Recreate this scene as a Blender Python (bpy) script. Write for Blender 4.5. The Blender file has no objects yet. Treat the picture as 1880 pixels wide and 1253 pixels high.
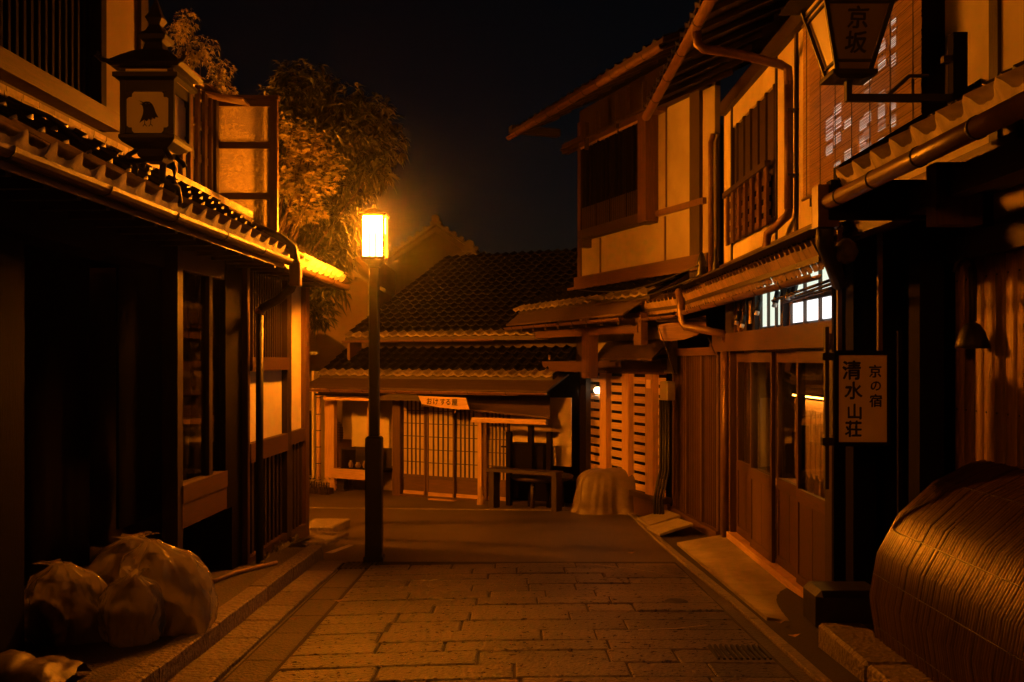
import bpy, bmesh, math, random
from mathutils import Vector, Matrix, noise
random.seed(7)
R = math.radians
sc = bpy.context.scene
col = sc.collection

# ------------------------------------------------------------------ camera
F, CX, HV, EYE = 1828.0, 940.0, 662.0, 1.6          # photo focal length (px), centre column, horizon row, eye height
cam_d = bpy.data.cameras.new('camera'); cam = bpy.data.objects.new('camera', cam_d); col.objects.link(cam)
cam_d.sensor_width = 36; cam_d.lens = 35.0; cam_d.shift_y = (HV - 626.5) / 1880
cam_d.clip_end = 500; cam_d.clip_start = 0.05
cam.location = (0, 0, EYE); cam.rotation_euler = (R(90), 0, 0)
sc.camera = cam

# ------------------------------------------------------------------ night sky
w = bpy.data.worlds.new('World'); sc.world = w; w.use_nodes = True
nt = w.node_tree; nt.nodes.clear()
sky = nt.nodes.new('ShaderNodeTexSky'); sky.sky_type = 'NISHITA'; sky.sun_disc = False
sky.sun_elevation = R(-5.0); sky.sun_rotation = R(20)
bg = nt.nodes.new('ShaderNodeBackground'); bg.inputs[1].default_value = 0.05
out = nt.nodes.new('ShaderNodeOutputWorld')
nt.links.new(sky.outputs[0], bg.inputs[0]); nt.links.new(bg.outputs[0], out.inputs[0])

LAMP_STRENGTH = 940.0                                  # sodium street lamp
LAMP2_STRENGTH = 250.0                                 # the weaker one farther up the lane
LAMP3_STRENGTH = 2100.0                                 # round the bend to the left
LAMP_COLOUR = (1.0, 0.235, 0.006)

vs = sc.view_settings
vs.view_transform = 'Standard'; vs.look = 'None'; vs.exposure = 0.0; vs.gamma = 1.0; vs.use_curve_mapping = False
cy = sc.cycles
cy.use_denoising = True
cy.max_bounces = 6; cy.diffuse_bounces = 1; cy.glossy_bounces = 3; cy.transmission_bounces = 4
cy.transparent_max_bounces = 12; cy.sample_clamp_indirect = 4.0
cy.caustics_reflective = False; cy.caustics_refractive = False

# ------------------------------------------------------------------ helpers
def G(y):                                             # the street falls away from the camera
    if y < 15.5: return -0.045 * y
    if y < 17: return -0.6975 - 0.0617 * (y - 15.5)
    return -0.79
def ZV(v, y): return EYE - (v - HV) / F * y
def XU(u, y): return (u - CX) / F * y

def link(o, parent=None):
    col.objects.link(o)
    if parent is not None: o.parent = parent
    return o
def tag(o, label=None, cat=None, group=None, kind=None):
    if label: o['label'] = label
    if cat: o['category'] = cat
    if group: o['group'] = group
    if kind: o['kind'] = kind
    return o
def thing(name, loc, label, cat, group=None):
    o = bpy.data.objects.new(name, None); o.location = loc; o.empty_display_size = .1
    link(o); return tag(o, label, cat, group)
def rootloc(p):
    v = Vector((0, 0, 0))
    while p is not None:
        v += p.location; p = p.parent
    return v

class Fr:
    """facade frame: s along the facade, o outwards to the street, z up"""
    def __init__(f, ox, oy, dx, dy, nx, ny):
        l = math.hypot(dx, dy); f.O = Vector((ox, oy, 0)); f.d = Vector((dx / l, dy / l, 0))
        l = math.hypot(nx, ny); f.n = Vector((nx / l, ny / l, 0))
    def p(f, s, o, z): return f.O + f.d * s + f.n * o + Vector((0, 0, z))
    def s_at(f, u, o=0):
        t = (u - CX) / F; P = f.O + f.n * o
        return (P.x - t * P.y) / (t * f.d.y - f.d.x)
    def z_at(f, v, s, o=0): return ZV(v, f.p(s, o, 0).y)
WORLD = Fr(0, 0, 0, 1, 1, 0)                          # s = y, o = x

class MB:
    def __init__(m): m.v = []; m.f = []; m.sm = []
    def add(m, vs, fs, smooth=False):
        k = len(m.v); m.v += [Vector(q) for q in vs]
        m.f += [tuple(i + k for i in q) for q in fs]; m.sm += [smooth] * len(fs); return m
    def prism(m, fr, s0, s1, poly, smooth=False):
        n = len(poly)
        vs = [fr.p(s0, o, z) for o, z in poly] + [fr.p(s1, o, z) for o, z in poly]
        fs = [(i, (i + 1) % n, n + (i + 1) % n, n + i) for i in range(n)]
        m.add(vs, fs, smooth); m.add(vs[:n], [tuple(range(n))]); m.add(vs[n:], [tuple(range(n))]); return m
    def box(m, fr, s0, s1, o0, o1, z0, z1, c=0.0):
        if c:
            s0, s1 = sorted((s0, s1)); o0, o1 = sorted((o0, o1))
            P = [(s, o, z) for z in (z0, z1) for o in (o0, o1) for s in (s0, s1)]
            bm = bmesh.new()
            vv = [bm.verts.new(fr.p(*q)) for q in P]
            for q in ((0, 1, 3, 2), (4, 6, 7, 5), (0, 4, 5, 1), (2, 3, 7, 6), (0, 2, 6, 4), (1, 5, 7, 3)): bm.faces.new([vv[i] for i in q])
            bmesh.ops.bevel(bm, geom=list(bm.edges), offset=c, segments=1, affect='EDGES')
            bm.verts.index_update()
            m.add([v.co.copy() for v in bm.verts], [tuple(v.index for v in f.verts) for f in bm.faces]); bm.free(); return m
        vs = [fr.p(s, o, z) for z in (z0, z1) for o in (o0, o1) for s in (s0, s1)]
        m.add(vs, [(0, 1, 3, 2), (4, 6, 7, 5), (0, 4, 5, 1), (2, 3, 7, 6), (0, 2, 6, 4), (1, 5, 7, 3)]); return m
    def hexa(m, b, t):                                # 4 bottom and 4 top points
        m.add(list(b) + list(t), [(0, 1, 2, 3), (4, 5, 6, 7), (0, 1, 5, 4), (1, 2, 6, 5), (2, 3, 7, 6), (3, 0, 4, 7)]); return m
    def tube(m, pts, r, n=8, smooth=True, r1=None):
        pts = [Vector(p) for p in pts]; rings = []; L = len(pts)
        for i, p in enumerate(pts):
            t = (pts[min(i + 1, L - 1)] - pts[max(i - 1, 0)]).normalized()
            a = t.cross(Vector((0, 0, 1)))
            if a.length < .05: a = t.cross(Vector((0, 1, 0)))
            a.normalize(); b = t.cross(a)
            rr = r if r1 is None else r + (r1 - r) * i / (L - 1)
            rings += [p + (a * math.cos(2 * math.pi * k / n) + b * math.sin(2 * math.pi * k / n)) * rr for k in range(n)]
        fs = [(i * n + k, i * n + (k + 1) % n, (i + 1) * n + (k + 1) % n, (i + 1) * n + k) for i in range(L - 1) for k in range(n)]
        m.add(rings, fs, smooth); m.add(rings[:n], [tuple(range(n))]); m.add(rings[-n:], [tuple(range(n))]); return m
    def lathe(m, c, prof, n=16, smooth=True):
        c = Vector(c); vs = [c + Vector((r * math.cos(2 * math.pi * k / n), r * math.sin(2 * math.pi * k / n), z)) for r, z in prof for k in range(n)]
        fs = [(i * n + k, i * n + (k + 1) % n, (i + 1) * n + (k + 1) % n, (i + 1) * n + k) for i in range(len(prof) - 1) for k in range(n)]
        m.add(vs, fs, smooth); m.add(vs[:n], [tuple(range(n))]); m.add(vs[-n:], [tuple(range(n))]); return m
    def sqlathe(m, c, prof, curve=0.0):
        """square rings (half-width, z) stacked: lantern bodies and hipped caps"""
        c = Vector(c); vs = []
        for h, z in prof: vs += [c + Vector((sx * h, sy * h, z)) for sx, sy in ((-1, -1), (1, -1), (1, 1), (-1, 1))]
        L = len(prof)
        fs = [(i * 4 + k, i * 4 + (k + 1) % 4, (i + 1) * 4 + (k + 1) % 4, (i + 1) * 4 + k) for i in range(L - 1) for k in range(4)]
        m.add(vs, fs + [(0, 1, 2, 3), tuple(range(4 * L - 4, 4 * L))]); return m
    def mesh(m, name, off=Vector((0, 0, 0)), recalc=True):
        me = bpy.data.meshes.new(name)
        me.from_pydata([tuple(q - off) for q in m.v], [], m.f); me.polygons.foreach_set('use_smooth', m.sm)
        if recalc:
            bm = bmesh.new(); bm.from_mesh(me)
            bmesh.ops.remove_doubles(bm, verts=bm.verts, dist=1e-5)
            bmesh.ops.recalc_face_normals(bm, faces=bm.faces); bm.to_mesh(me); bm.free()
        me.update(); return me
    def build(m, name, mat, parent=None, origin=None, recalc=True):
        off = rootloc(parent) + (Vector(origin) if origin else Vector((0, 0, 0)))
        me = m.mesh(name, off, recalc); me.materials.append(mat)
        o = bpy.data.objects.new(name, me)
        if origin: o.location = origin
        return link(o, parent)
def piece(name, me, parent, mw):
    """a shared-mesh piece placed with a world matrix under a root that is only translated"""
    o = bpy.data.objects.new(name, me)
    o.matrix_basis = Matrix.Translation(-rootloc(parent)) @ mw
    return link(o, parent)
def copies(name, me, parent, pts):
    return [piece(name, me, parent, Matrix.Translation(p)) for p in pts]

# ------------------------------------------------------------------ materials
def mat(name, base, rough=.6, var=.0, nscale=8.0, stretch=(1, 1, 1), contrast=.35, bump=.15, bscale=None, metal=0.0, spec=.5, dirt=0.0, bdist=.02):
    m = bpy.data.materials.new(name); m.use_nodes = True; t = m.node_tree; N = t.nodes; Lk = t.links
    b = N['Principled BSDF']; b.inputs['Roughness'].default_value = rough; b.inputs['Metallic'].default_value = metal
    b.inputs['Specular IOR Level'].default_value = spec
    g = N.new('ShaderNodeNewGeometry'); oi = N.new('ShaderNodeObjectInfo')
    ad = N.new('ShaderNodeVectorMath'); ad.operation = 'MULTIPLY_ADD'
    Lk.new(oi.outputs['Random'], ad.inputs[0]); ad.inputs[1].default_value = (7, 5, 3) if var else (0, 0, 0); Lk.new(g.outputs['Position'], ad.inputs[2])
    mp = N.new('ShaderNodeMapping'); mp.inputs['Scale'].default_value = stretch; Lk.new(ad.outputs[0], mp.inputs[0])
    n1 = N.new('ShaderNodeTexNoise'); n1.inputs['Scale'].default_value = nscale; n1.inputs['Detail'].default_value = 5; n1.inputs['Roughness'].default_value = .62
    Lk.new(mp.outputs[0], n1.inputs['Vector'])
    mr = N.new('ShaderNodeMapRange'); mr.inputs['From Min'].default_value = .25; mr.inputs['From Max'].default_value = .75
    mr.inputs['To Min'].default_value = 1 - contrast; mr.inputs['To Max'].default_value = 1 + contrast; Lk.new(n1.outputs[0], mr.inputs['Value'])
    rv = N.new('ShaderNodeMapRange'); rv.inputs['To Min'].default_value = 1 - var; rv.inputs['To Max'].default_value = 1 + var; Lk.new(oi.outputs['Random'], rv.inputs['Value'])
    mu = N.new('ShaderNodeMath'); mu.operation = 'MULTIPLY'; Lk.new(mr.outputs[0], mu.inputs[0]); Lk.new(rv.outputs[0], mu.inputs[1])
    last = mu.outputs[0]
    if dirt:
        n3 = N.new('ShaderNodeTexNoise'); n3.inputs['Scale'].default_value = 1.3; n3.inputs['Detail'].default_value = 6; Lk.new(g.outputs['Position'], n3.inputs['Vector'])
        m3 = N.new('ShaderNodeMapRange'); m3.inputs['From Min'].default_value = .35; m3.inputs['From Max'].default_value = .65
        m3.inputs['To Min'].default_value = 1 - dirt; m3.inputs['To Max'].default_value = 1.0; Lk.new(n3.outputs[0], m3.inputs['Value'])
        mm = N.new('ShaderNodeMath'); mm.operation = 'MULTIPLY'; Lk.new(last, mm.inputs[0]); Lk.new(m3.outputs[0], mm.inputs[1]); last = mm.outputs[0]
    sc_ = N.new('ShaderNodeVectorMath'); sc_.operation = 'SCALE'; sc_.inputs[0].default_value = base; Lk.new(last, sc_.inputs['Scale'])
    Lk.new(sc_.outputs[0], b.inputs['Base Color'])
    r2 = N.new('ShaderNodeMapRange'); r2.inputs['To Min'].default_value = max(.03, rough - .12); r2.inputs['To Max'].default_value = min(1, rough + .12); Lk.new(n1.outputs[0], r2.inputs['Value'])
    Lk.new(r2.outputs[0], b.inputs['Roughness'])
    if bump:
        n2 = N.new('ShaderNodeTexNoise'); n2.inputs['Scale'].default_value = bscale or nscale * 3; n2.inputs['Detail'].default_value = 3; Lk.new(mp.outputs[0], n2.inputs['Vector'])
        bp = N.new('ShaderNodeBump'); bp.inputs['Strength'].default_value = bump; bp.inputs['Distance'].default_value = bdist; Lk.new(n2.outputs[0], bp.inputs['Height'])
        Lk.new(bp.outputs[0], b.inputs['Normal'])
    return m
def emis(name, colr, strength):
    m = bpy.data.materials.new(name); m.use_nodes = True; t = m.node_tree; t.nodes.clear()
    e = t.nodes.new('ShaderNodeEmission'); e.inputs[0].default_value = (*colr, 1); e.inputs[1].default_value = strength
    o = t.nodes.new('ShaderNodeOutputMaterial'); t.links.new(e.outputs[0], o.inputs[0]); return m
def film(name, tint, gloss_rough, clear, body=None, bodyfac=0.0, bump=0.0):
    """thin glass or plastic: clear part, cloudy body part and a Fresnel gloss"""
    m = bpy.data.materials.new(name); m.use_nodes = True; t = m.node_tree; t.nodes.clear(); N = t.nodes; Lk = t.links
    tr = N.new('ShaderNodeBsdfTransparent'); tr.inputs[0].default_value = (*tint, 1)
    gl = N.new('ShaderNodeBsdfGlossy'); gl.inputs['Roughness'].default_value = gloss_rough
    fr = N.new('ShaderNodeFresnel'); ge = N.new('ShaderNodeNewGeometry'); io = N.new('ShaderNodeMath'); io.operation = 'MULTIPLY_ADD'
    io.inputs[1].default_value = 1 / 1.5 - 1.5; io.inputs[2].default_value = 1.5; Lk.new(ge.outputs['Backfacing'], io.inputs[0]); Lk.new(io.outputs[0], fr.inputs[0])   # a thin sheet reflects alike from both sides
    mx = N.new('ShaderNodeMixShader'); cur = tr.outputs[0]
    if body:
        di = N.new('ShaderNodeBsdfDiffuse'); di.inputs[0].default_value = (*body, 1)
        tl = N.new('ShaderNodeBsdfTranslucent'); tl.inputs[0].default_value = (*body, 1)
        a = N.new('ShaderNodeMixShader'); a.inputs[0].default_value = .45; Lk.new(di.outputs[0], a.inputs[1]); Lk.new(tl.outputs[0], a.inputs[2])
        b = N.new('ShaderNodeMixShader'); b.inputs[0].default_value = bodyfac; Lk.new(tr.outputs[0], b.inputs[1]); Lk.new(a.outputs[0], b.inputs[2]); cur = b.outputs[0]
    Lk.new(fr.outputs[0], mx.inputs[0]); Lk.new(cur, mx.inputs[1]); Lk.new(gl.outputs[0], mx.inputs[2])
    if bump:
        n2 = N.new('ShaderNodeTexNoise'); n2.inputs['Scale'].default_value = 9; n2.inputs['Detail'].default_value = 5; n2.inputs['Distortion'].default_value = 1.5
        tc = N.new('ShaderNodeTexCoord'); Lk.new(tc.outputs['Object'], n2.inputs['Vector'])
        bp = N.new('ShaderNodeBump'); bp.inputs['Strength'].default_value = bump; bp.inputs['Distance'].default_value = .05; Lk.new(n2.outputs[0], bp.inputs['Height'])
        Lk.new(bp.outputs[0], gl.inputs['Normal'])
        if body: Lk.new(bp.outputs[0], di.inputs['Normal'])
    o = N.new('ShaderNodeOutputMaterial'); Lk.new(mx.outputs[0], o.inputs[0]); return m

VG, HG = (9, 9, .6), (.8, .8, 12)                     # vertical and horizontal wood grain
M = dict(
    plaster=mat('plaster', (.56, .51, .36), .9, 0, 5, contrast=.10, bump=.12, bscale=60, dirt=.22),
    plaster_lit=mat('lit_cream_plaster', (.72, .66, .47), .9, 0, 5, contrast=.08, bump=.1, bscale=60, dirt=.15),  # brighter copy of plaster, making up for grazing lamplight on these panels
    slatpale=mat('pale_louvre_timber', (.52, .37, .20), .55, .12, 6, HG, .3, .15),
    plaster_dim=mat('dimmed_plaster', (.22, .17, .11), .9, 0, 5, contrast=.12, bump=.15, bscale=60, dirt=.25),  # darker copy of plaster, holding these walls dim under strong lamps
    grey=mat('dimmed_grey_plaster', (.05, .042, .033), .9, 0, 4, contrast=.12, bump=.1, bscale=60, dirt=.3),  # plaster darkened so the far gables look dimly lit
    white=mat('white_plaster', (.31, .27, .20), .9, 0, 4, contrast=.10, bump=.1, bscale=60, dirt=.25),
    wood=mat('brown_timber', (.075, .037, .017), .55, .22, 6, VG, .45, .25),
    woodh=mat('brown_timber_lengthwise', (.075, .037, .017), .55, .22, 6, HG, .45, .25),
    dark=mat('dark_stained_timber', (.026, .015, .009), .6, .25, 6, VG, .45, .25),
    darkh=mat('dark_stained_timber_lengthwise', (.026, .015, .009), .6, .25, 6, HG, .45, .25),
    black=mat('blackened_timber', (.005, .0035, .0025), .8, .3, 6, VG, .4, .2, spec=.08),
    pale=mat('pale_timber', (.42, .27, .14), .55, .15, 6, VG, .35, .2),
    paleh=mat('pale_timber_lengthwise', (.42, .27, .14), .55, .15, 6, HG, .35, .2),
    shingle=mat('weathered_board_roof', (.05, .029, .018), .75, .2, 7, HG, .5, .4),
    tile=mat('smoked_clay_tile', (.014, .013, .0125), .36, .4, 12, contrast=.35, bump=.12, spec=.5),
    tilepale=mat('pale_tile_face', (.56, .47, .36), .6, .3, 9, contrast=.45, bump=.25),  # paler than the tiles, painting lamplight onto the front lips
    fascia=mat('clay_fascia_tile', (.24, .17, .10), .55, .2, 9, contrast=.35, bump=.2),
    tiledull=mat('unlit_roof_tile', (.005, .0045, .0042), .75, .4, 12, contrast=.4, bump=.1, spec=.06),  # clay tile darkened and dulled, painting the far roofs as unlit
    tilemid=mat('lit_tile_face', (.17, .14, .11), .6, .4, 12, contrast=.5, bump=.25),  # paler than the roof, painting lit tips along the eave
    boardwall=mat('lit_wall_board', (.27, .155, .07), .42, .3, 6, VG, .5, .25),  # timber lightened, putting the wall's lamplight into its colour
    copper=mat('weathered_copper', (.11, .058, .032), .42, .15, 7, contrast=.45, bump=.08, metal=.2),
    iron=mat('black_iron', (.010, .009, .008), .5, 0, 20, contrast=.3, bump=.06),
    pole=mat('painted_dark_steel', (.014, .012, .010), .45, 0, 20, contrast=.3, bump=.06),
    stone=mat('split_granite', (.095, .074, .056), .30, .42, 22, contrast=.75, bump=1.0, bscale=40, spec=.75, bdist=.022, dirt=.4),
    kerb=mat('worn_granite_kerb', (.20, .165, .13), .5, .22, 26, contrast=.55, bump=.9, bscale=30, bdist=.04),
    asphalt=mat('asphalt', (.085, .067, .050), .40, 0, 40, contrast=.75, bump=1.0, bscale=45, dirt=.5, bdist=.02, spec=.6),
    walk=mat('sidewalk_asphalt', (.10, .08, .06), .5, 0, 45, contrast=.6, bump=.9, bscale=50, dirt=.4, bdist=.03),
    concrete=mat('concrete', (.30, .26, .21), .8, .1, 9, contrast=.25, bump=.25, bscale=40, dirt=.35),
    mortar=mat('dark_joint_mortar', (.035, .028, .022), .85, 0, 40, contrast=.5, bump=.5),
    paint=mat('worn_road_paint', (.62, .56, .46), .7, 0, 30, contrast=.4, bump=.2),
    bamboo=mat('aged_bamboo', (.062, .034, .015), .36, .38, 5, VG, .45, .15),
    reed=mat('reed_blind', (.30, .17, .075), .6, .2, 10, HG, .4, .1),
    paper=mat('shoji_paper', (.34, .28, .20), .85, .06, 6, contrast=.12, bump=.05),
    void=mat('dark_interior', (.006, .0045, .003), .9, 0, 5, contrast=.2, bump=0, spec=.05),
    leaf=mat('evergreen_leaf', (.035, .042, .014), .45, .1, 3, contrast=.5, bump=0),
    maple=mat('maple_leaf', (.24, .21, .06), .5, .1, 3, contrast=.5, bump=0),
    bark=mat('bark', (.07, .05, .035), .9, 0, 14, (1, 1, .3), .5, .5),
    dryleaf=mat('dry_leaf', (.35, .22, .10), .7, .3, 10, contrast=.3, bump=0),
    cloth=mat('canvas_cover', (.13, .10, .075), .5, 0, 9, contrast=.25, bump=.2, bscale=30),
    board=mat('signboard_timber', (.44, .29, .16), .6, 0, 5, HG, .3, .15),
    ink=mat('black_ink', (.008, .007, .006), .7, 0, 8, contrast=.2, bump=0),
    panel_shaded=mat('shaded_milk_glass_panel', (.16, .12, .085), .5, 0, 5, contrast=.15, bump=0),  # milk glass darkened, painting shade onto the lantern's front face
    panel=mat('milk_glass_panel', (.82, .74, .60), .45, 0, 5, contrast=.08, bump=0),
    signface=mat('cream_sign_face', (.80, .66, .48), .5, 0, 4, contrast=.12, bump=.03, dirt=.25),
    pot=mat('glazed_pot', (.30, .20, .12), .35, .5, 6, contrast=.3, bump=.05),
    plastic=mat('grey_plastic', (.22, .20, .17), .45, .1, 8, contrast=.15, bump=.03),
    rope=mat('palm_rope', (.05, .035, .022), .8, 0, 30, contrast=.4, bump=.3),
)
M['glass'] = film('window_glass', (.86, .88, .86), .02, 1)
M['bag'] = film('clear_rubbish_bag', (.92, .92, .9), .09, .5, (.80, .70, .50), .36, 1.0)
M['trash'] = mat('mixed_rubbish', (.20, .16, .11), .8, .3, 7, contrast=.8, bump=.5)
M['net'] = film('insect_mesh', (1, 1, 1), .5, .5, (.42, .34, .24), .42)
M['lamp'] = emis('sodium_lamp_glow', LAMP_COLOUR, LAMP_STRENGTH)
M['lamp3'] = emis('side_lane_lamp_glow', LAMP_COLOUR, LAMP3_STRENGTH)
M['lamp2'] = emis('weak_sodium_lamp_glow', LAMP_COLOUR, LAMP2_STRENGTH)
M['window_light'] = emis('fluorescent_paper_glow', (.80, .86, .68), 1.15)
M['window_light2'] = emis('fluorescent_bright_glow', (.95, .93, .90), 1.8)
M['blind_light'] = emis('room_light_behind_blind', (.92, .80, .64), 1.3)
M['blind_dim'] = emis('dim_room_light_behind_blind', (.92, .76, .56), .55)
M['strip'] = emis('added_strip_glow', (1.0, .36, .04), 50)  # glow of the lamp added behind the shop doors
M['small_lamp'] = emis('small_lamp_glow', (1.0, .72, .42), 14)

# ------------------------------------------------------------------ pieces shared by many things
def pantile(w, length, lip, amp, style='s'):
    """one roof tile: x along the eave, y up the slope, z off the roof; wavy section and a hanging front lip"""
    n = 8 if style == 's' else 6; m = MB(); top = []; tip = []; back = []
    for i in range(n + 1):
        x = i / n
        z = amp * (math.cos(2 * math.pi * (x - .12)) * .7 + .3 * math.cos(4 * math.pi * (x - .12)))
        if style == 'flat': z = amp * (1.0 if x > .74 else 0.0)
        top.append(Vector((x * w, 0, z + .03))); back.append(Vector((x * w, length, z)))
        dip = lip * (.55 + .45 * math.sin(math.pi * min(1, x / .8)) ** 2) if style == 's' else lip
        tip.append(Vector((x * w, -.006, z * .35 + .03 - dip)))
    k = n + 1
    m.add(top + back + tip, [(i, i + 1, k + i + 1, k + i) for i in range(n)] + [(2 * k + i, 2 * k + i + 1, i + 1, i) for i in range(n)], False)
    return m
TILE_CACHE = {}
def tile_mesh(w, length, lip, amp, style, mt):
    key = (round(w, 4), length, lip, amp, style, mt)
    if key not in TILE_CACHE:
        me = pantile(w, length, lip, amp, style).mesh('roof_tile', recalc=False); me.materials.append(M[mt]); TILE_CACHE[key] = me
    return TILE_CACHE[key]
def tile_roof(root, fr, s0, s1, oe, ze, ot, zt, w=.25, exp=.22, lip=.05, amp=.028, style='s', mt='tile', rows_single=99, deck=True, deckmat='dark', thick=.07, lipmat=None):
    n = max(1, round(abs(s1 - s0) / w)); w = abs(s1 - s0) / n; s0, s1 = min(s0, s1), max(s0, s1)
    up = fr.p(0, ot, zt) - fr.p(0, oe, ze); L = up.length; up.normalize()
    nx = up.cross(Vector((0, 0, 1))).normalized(); nz = nx.cross(up)
    fwd = nx.dot(fr.d) > 0; rows = max(1, math.ceil(L / exp)); rest = MB()
    for r in range(rows):
        me = tile_mesh(w, exp * 1.15, lip if r == 0 else .03, amp, style if r == 0 or style == 's' else 'flat', (lipmat or mt) if r == 0 else mt)
        for c in range(n):
            base = fr.p(s0 + (c if fwd else c + 1) * w, oe, ze) + up * (r * exp) + nz * random.uniform(-.002, .004)
            mw = Matrix((( nx.x, up.x, nz.x, base.x), (nx.y, up.y, nz.y, base.y), (nx.z, up.z, nz.z, base.z), (0, 0, 0, 1)))
            mw = mw @ Matrix.Rotation(random.uniform(-.012, .012), 4, 'X') @ Matrix.Rotation(random.uniform(-.01, .01), 4, 'Z')
            if r < rows_single: piece('roof_tile', me, root, mw)
            else:
                src = pantile(w, exp * 1.15, .03, amp, style); rest.add([mw @ q for q in src.v], src.f)
    if rest.v: tag(rest.build('roof_tiles_upper', M[mt], root, recalc=False), kind='stuff')
    if deck:
        e = (up * .0)
        a = [(oe - .02 * (1 if oe > ot else -1), ze - .012), (ot, zt - .012), (ot, zt - .012 - thick), (oe - .02 * (1 if oe > ot else -1), ze - .012 - thick)]
        MB().prism(fr, s0 + .01, s1 - .01, a).build('roof_deck', M[deckmat], root)
def gutter(root, fr, s0, s1, o, z, r=.05, m='copper', joints=1.0, name='gutter'):
    n = 8; A = [math.pi + math.pi * k / n for k in range(n + 1)]
    poly = [(o + r * math.cos(a), z + r * math.sin(a)) for a in A] + [(o + (r - .006) * math.cos(a), z + (r - .006) * math.sin(a)) for a in reversed(A)]
    g = MB().prism(fr, s0, s1, poly).build(name, M[m], root)
    k = max(1, int(abs(s1 - s0) / joints)); poly2 = [(o + (r + .004) * math.cos(a), z + (r + .004) * math.sin(a)) for a in A]
    for i in range(1, k + 1):
        s = s0 + (s1 - s0) * i / (k + 1)
        MB().prism(fr, s - .008, s + .008, poly2).build('gutter_bracket', M['iron' if m != 'copper' else 'dark'], g)
    return g
def text_mesh(ch, size, bold=.02):
    cu = bpy.data.curves.new('lettering', 'FONT'); cu.body = ch; cu.size = size; cu.align_x = 'CENTER'; cu.align_y = 'CENTER'
    cu.extrude = .0008; cu.resolution_u = 3
    o = bpy.data.objects.new('tmp_text', cu); col.objects.link(o)
    dg = bpy.context.evaluated_depsgraph_get(); me = bpy.data.meshes.new_from_object(o.evaluated_get(dg))
    bpy.data.objects.remove(o); bpy.data.curves.remove(cu); me.materials.clear(); me.materials.append(M['ink'])
    bm = bmesh.new(); src = me.copy()
    for i, (ox, oy) in enumerate(((0, 0), (1, .4), (-1, -.3), (.2, 1), (-.2, -1))):    # overlaid strokes make the brush line thick
        src2 = src.copy(); src2.transform(Matrix.Translation((ox * bold * size, oy * bold * size, -.0003 * i))); bm.from_mesh(src2); bpy.data.meshes.remove(src2)
    bm.to_mesh(me); bm.free(); bpy.data.meshes.remove(src)
    for v in me.vertices:                             # uneven brush edges
        q = noise.noise_vector(Vector((v.co.x, v.co.y, 0)) * (5 / size) + Vector((ord(ch) % 97, 0, 0))) * size * .03
        v.co.x += q.x; v.co.y += q.y
    return me
def letter(ch, size, parent, centre, right, up, bold=.02):
    me = text_mesh(ch, size, bold); rt = Vector(right).normalized(); u_ = Vector(up).normalized(); nn = rt.cross(u_)
    c = Vector(centre); mw = Matrix(((rt.x, u_.x, nn.x, c.x), (rt.y, u_.y, nn.y, c.y), (rt.z, u_.z, nn.z, c.z), (0, 0, 0, 1)))
    return piece('character', me, parent, mw)

# ================================================================== GROUND
xs = [-16, -12, -6, -3, -1.9, -1.0, 0, 1.0, 1.9, 3, 6, 12, 16]
ys = [-8, -6, -2, 0, 2, 4, 6, 8, 10, 12, 14, 15.5, 16.2, 17, 20, 30, 45]
m = MB(); m.add([(x, y, G(y)) for y in ys for x in xs], [(j * len(xs) + i, j * len(xs) + i + 1, (j + 1) * len(xs) + i + 1, (j + 1) * len(xs) + i) for j in range(len(ys) - 1) for i in range(len(xs) - 1)])
road = tag(m.build('road', M['asphalt'], recalc=False), kind='structure')
def row_y(y0, x): return y0 + .16 * (x + 1.4) - .034 * (x + 1.4) ** 2
def stone_block(pts, h0, h1, ch=.012):
    """paving block: four ground corners, chamfered top"""
    c = sum((Vector(p) for p in pts), Vector()) / 4; m = MB(); lo, mid, top = [], [], []
    for x, y, *_ in pts:
        d = Vector((c.x - x, c.y - y, 0)); d = Vector((math.copysign(ch, d.x), math.copysign(ch, d.y), 0))
        lo.append(Vector((x, y, G(y) + h0))); mid.append(Vector((x, y, G(y) + h1 - ch * .7))); top.append(Vector((x + d.x, y + d.y, G(y + d.y) + h1)))
    q = [(0, 1, 5, 4), (1, 2, 6, 5), (2, 3, 7, 6), (3, 0, 4, 7), (4, 5, 9, 8), (5, 6, 10, 9), (6, 7, 11, 10), (7, 4, 8, 11), (8, 9, 10, 11)]
    m.add(lo + mid + top, q); return m
# bed the paving lies in
m = MB(); m.add([(x, y, G(y) + .004) for y in (2.5, 6, 10.15) for x in (-1.68, 1.66)], [(0, 1, 3, 2), (2, 3, 5, 4)])
tag(m.build('paving_bed', M['mortar'], road, recalc=False), kind='structure')
y0 = 3.4
while y0 < 9.75:
    dy = random.uniform(.25, .33); x = -1.405 + random.uniform(-.0, .0); y1 = y0 + dy
    while x < 1.60:
        L = random.choice([.4, .5, .65, .8, 1.1]) * random.uniform(.9, 1.1); x1 = min(x + L, 1.64)
        if 1.64 - x1 < .3: x1 = 1.64
        j = random.uniform(.005, .010); jx = random.uniform(.006, .016)
        pts = [(x + jx, row_y(y0, x) + j, 0), (x1 - .006, row_y(y0, x1) + j, 0), (x1 - .006, row_y(y1, x1) - j, 0), (x + jx, row_y(y1, x) - j, 0)]
        stone_block(pts, -.02, .018 + random.uniform(-.006, .006), .009).build('paving_stone', M['stone'], road)
        x = x1
    y0 = y1
yy = 3.0
while yy < 9.6:                                        # channel slabs beside the kerb
    L = random.uniform(.5, .75)
    stone_block([(-1.665, yy + .006, 0), (-1.43, yy + .006, 0), (-1.43, yy + L - .006, 0), (-1.665, yy + L - .006, 0)], -.02, .008 + random.uniform(-.002, .002), .006).build('channel_slab', M['walk'], road)
    yy += L
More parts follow.
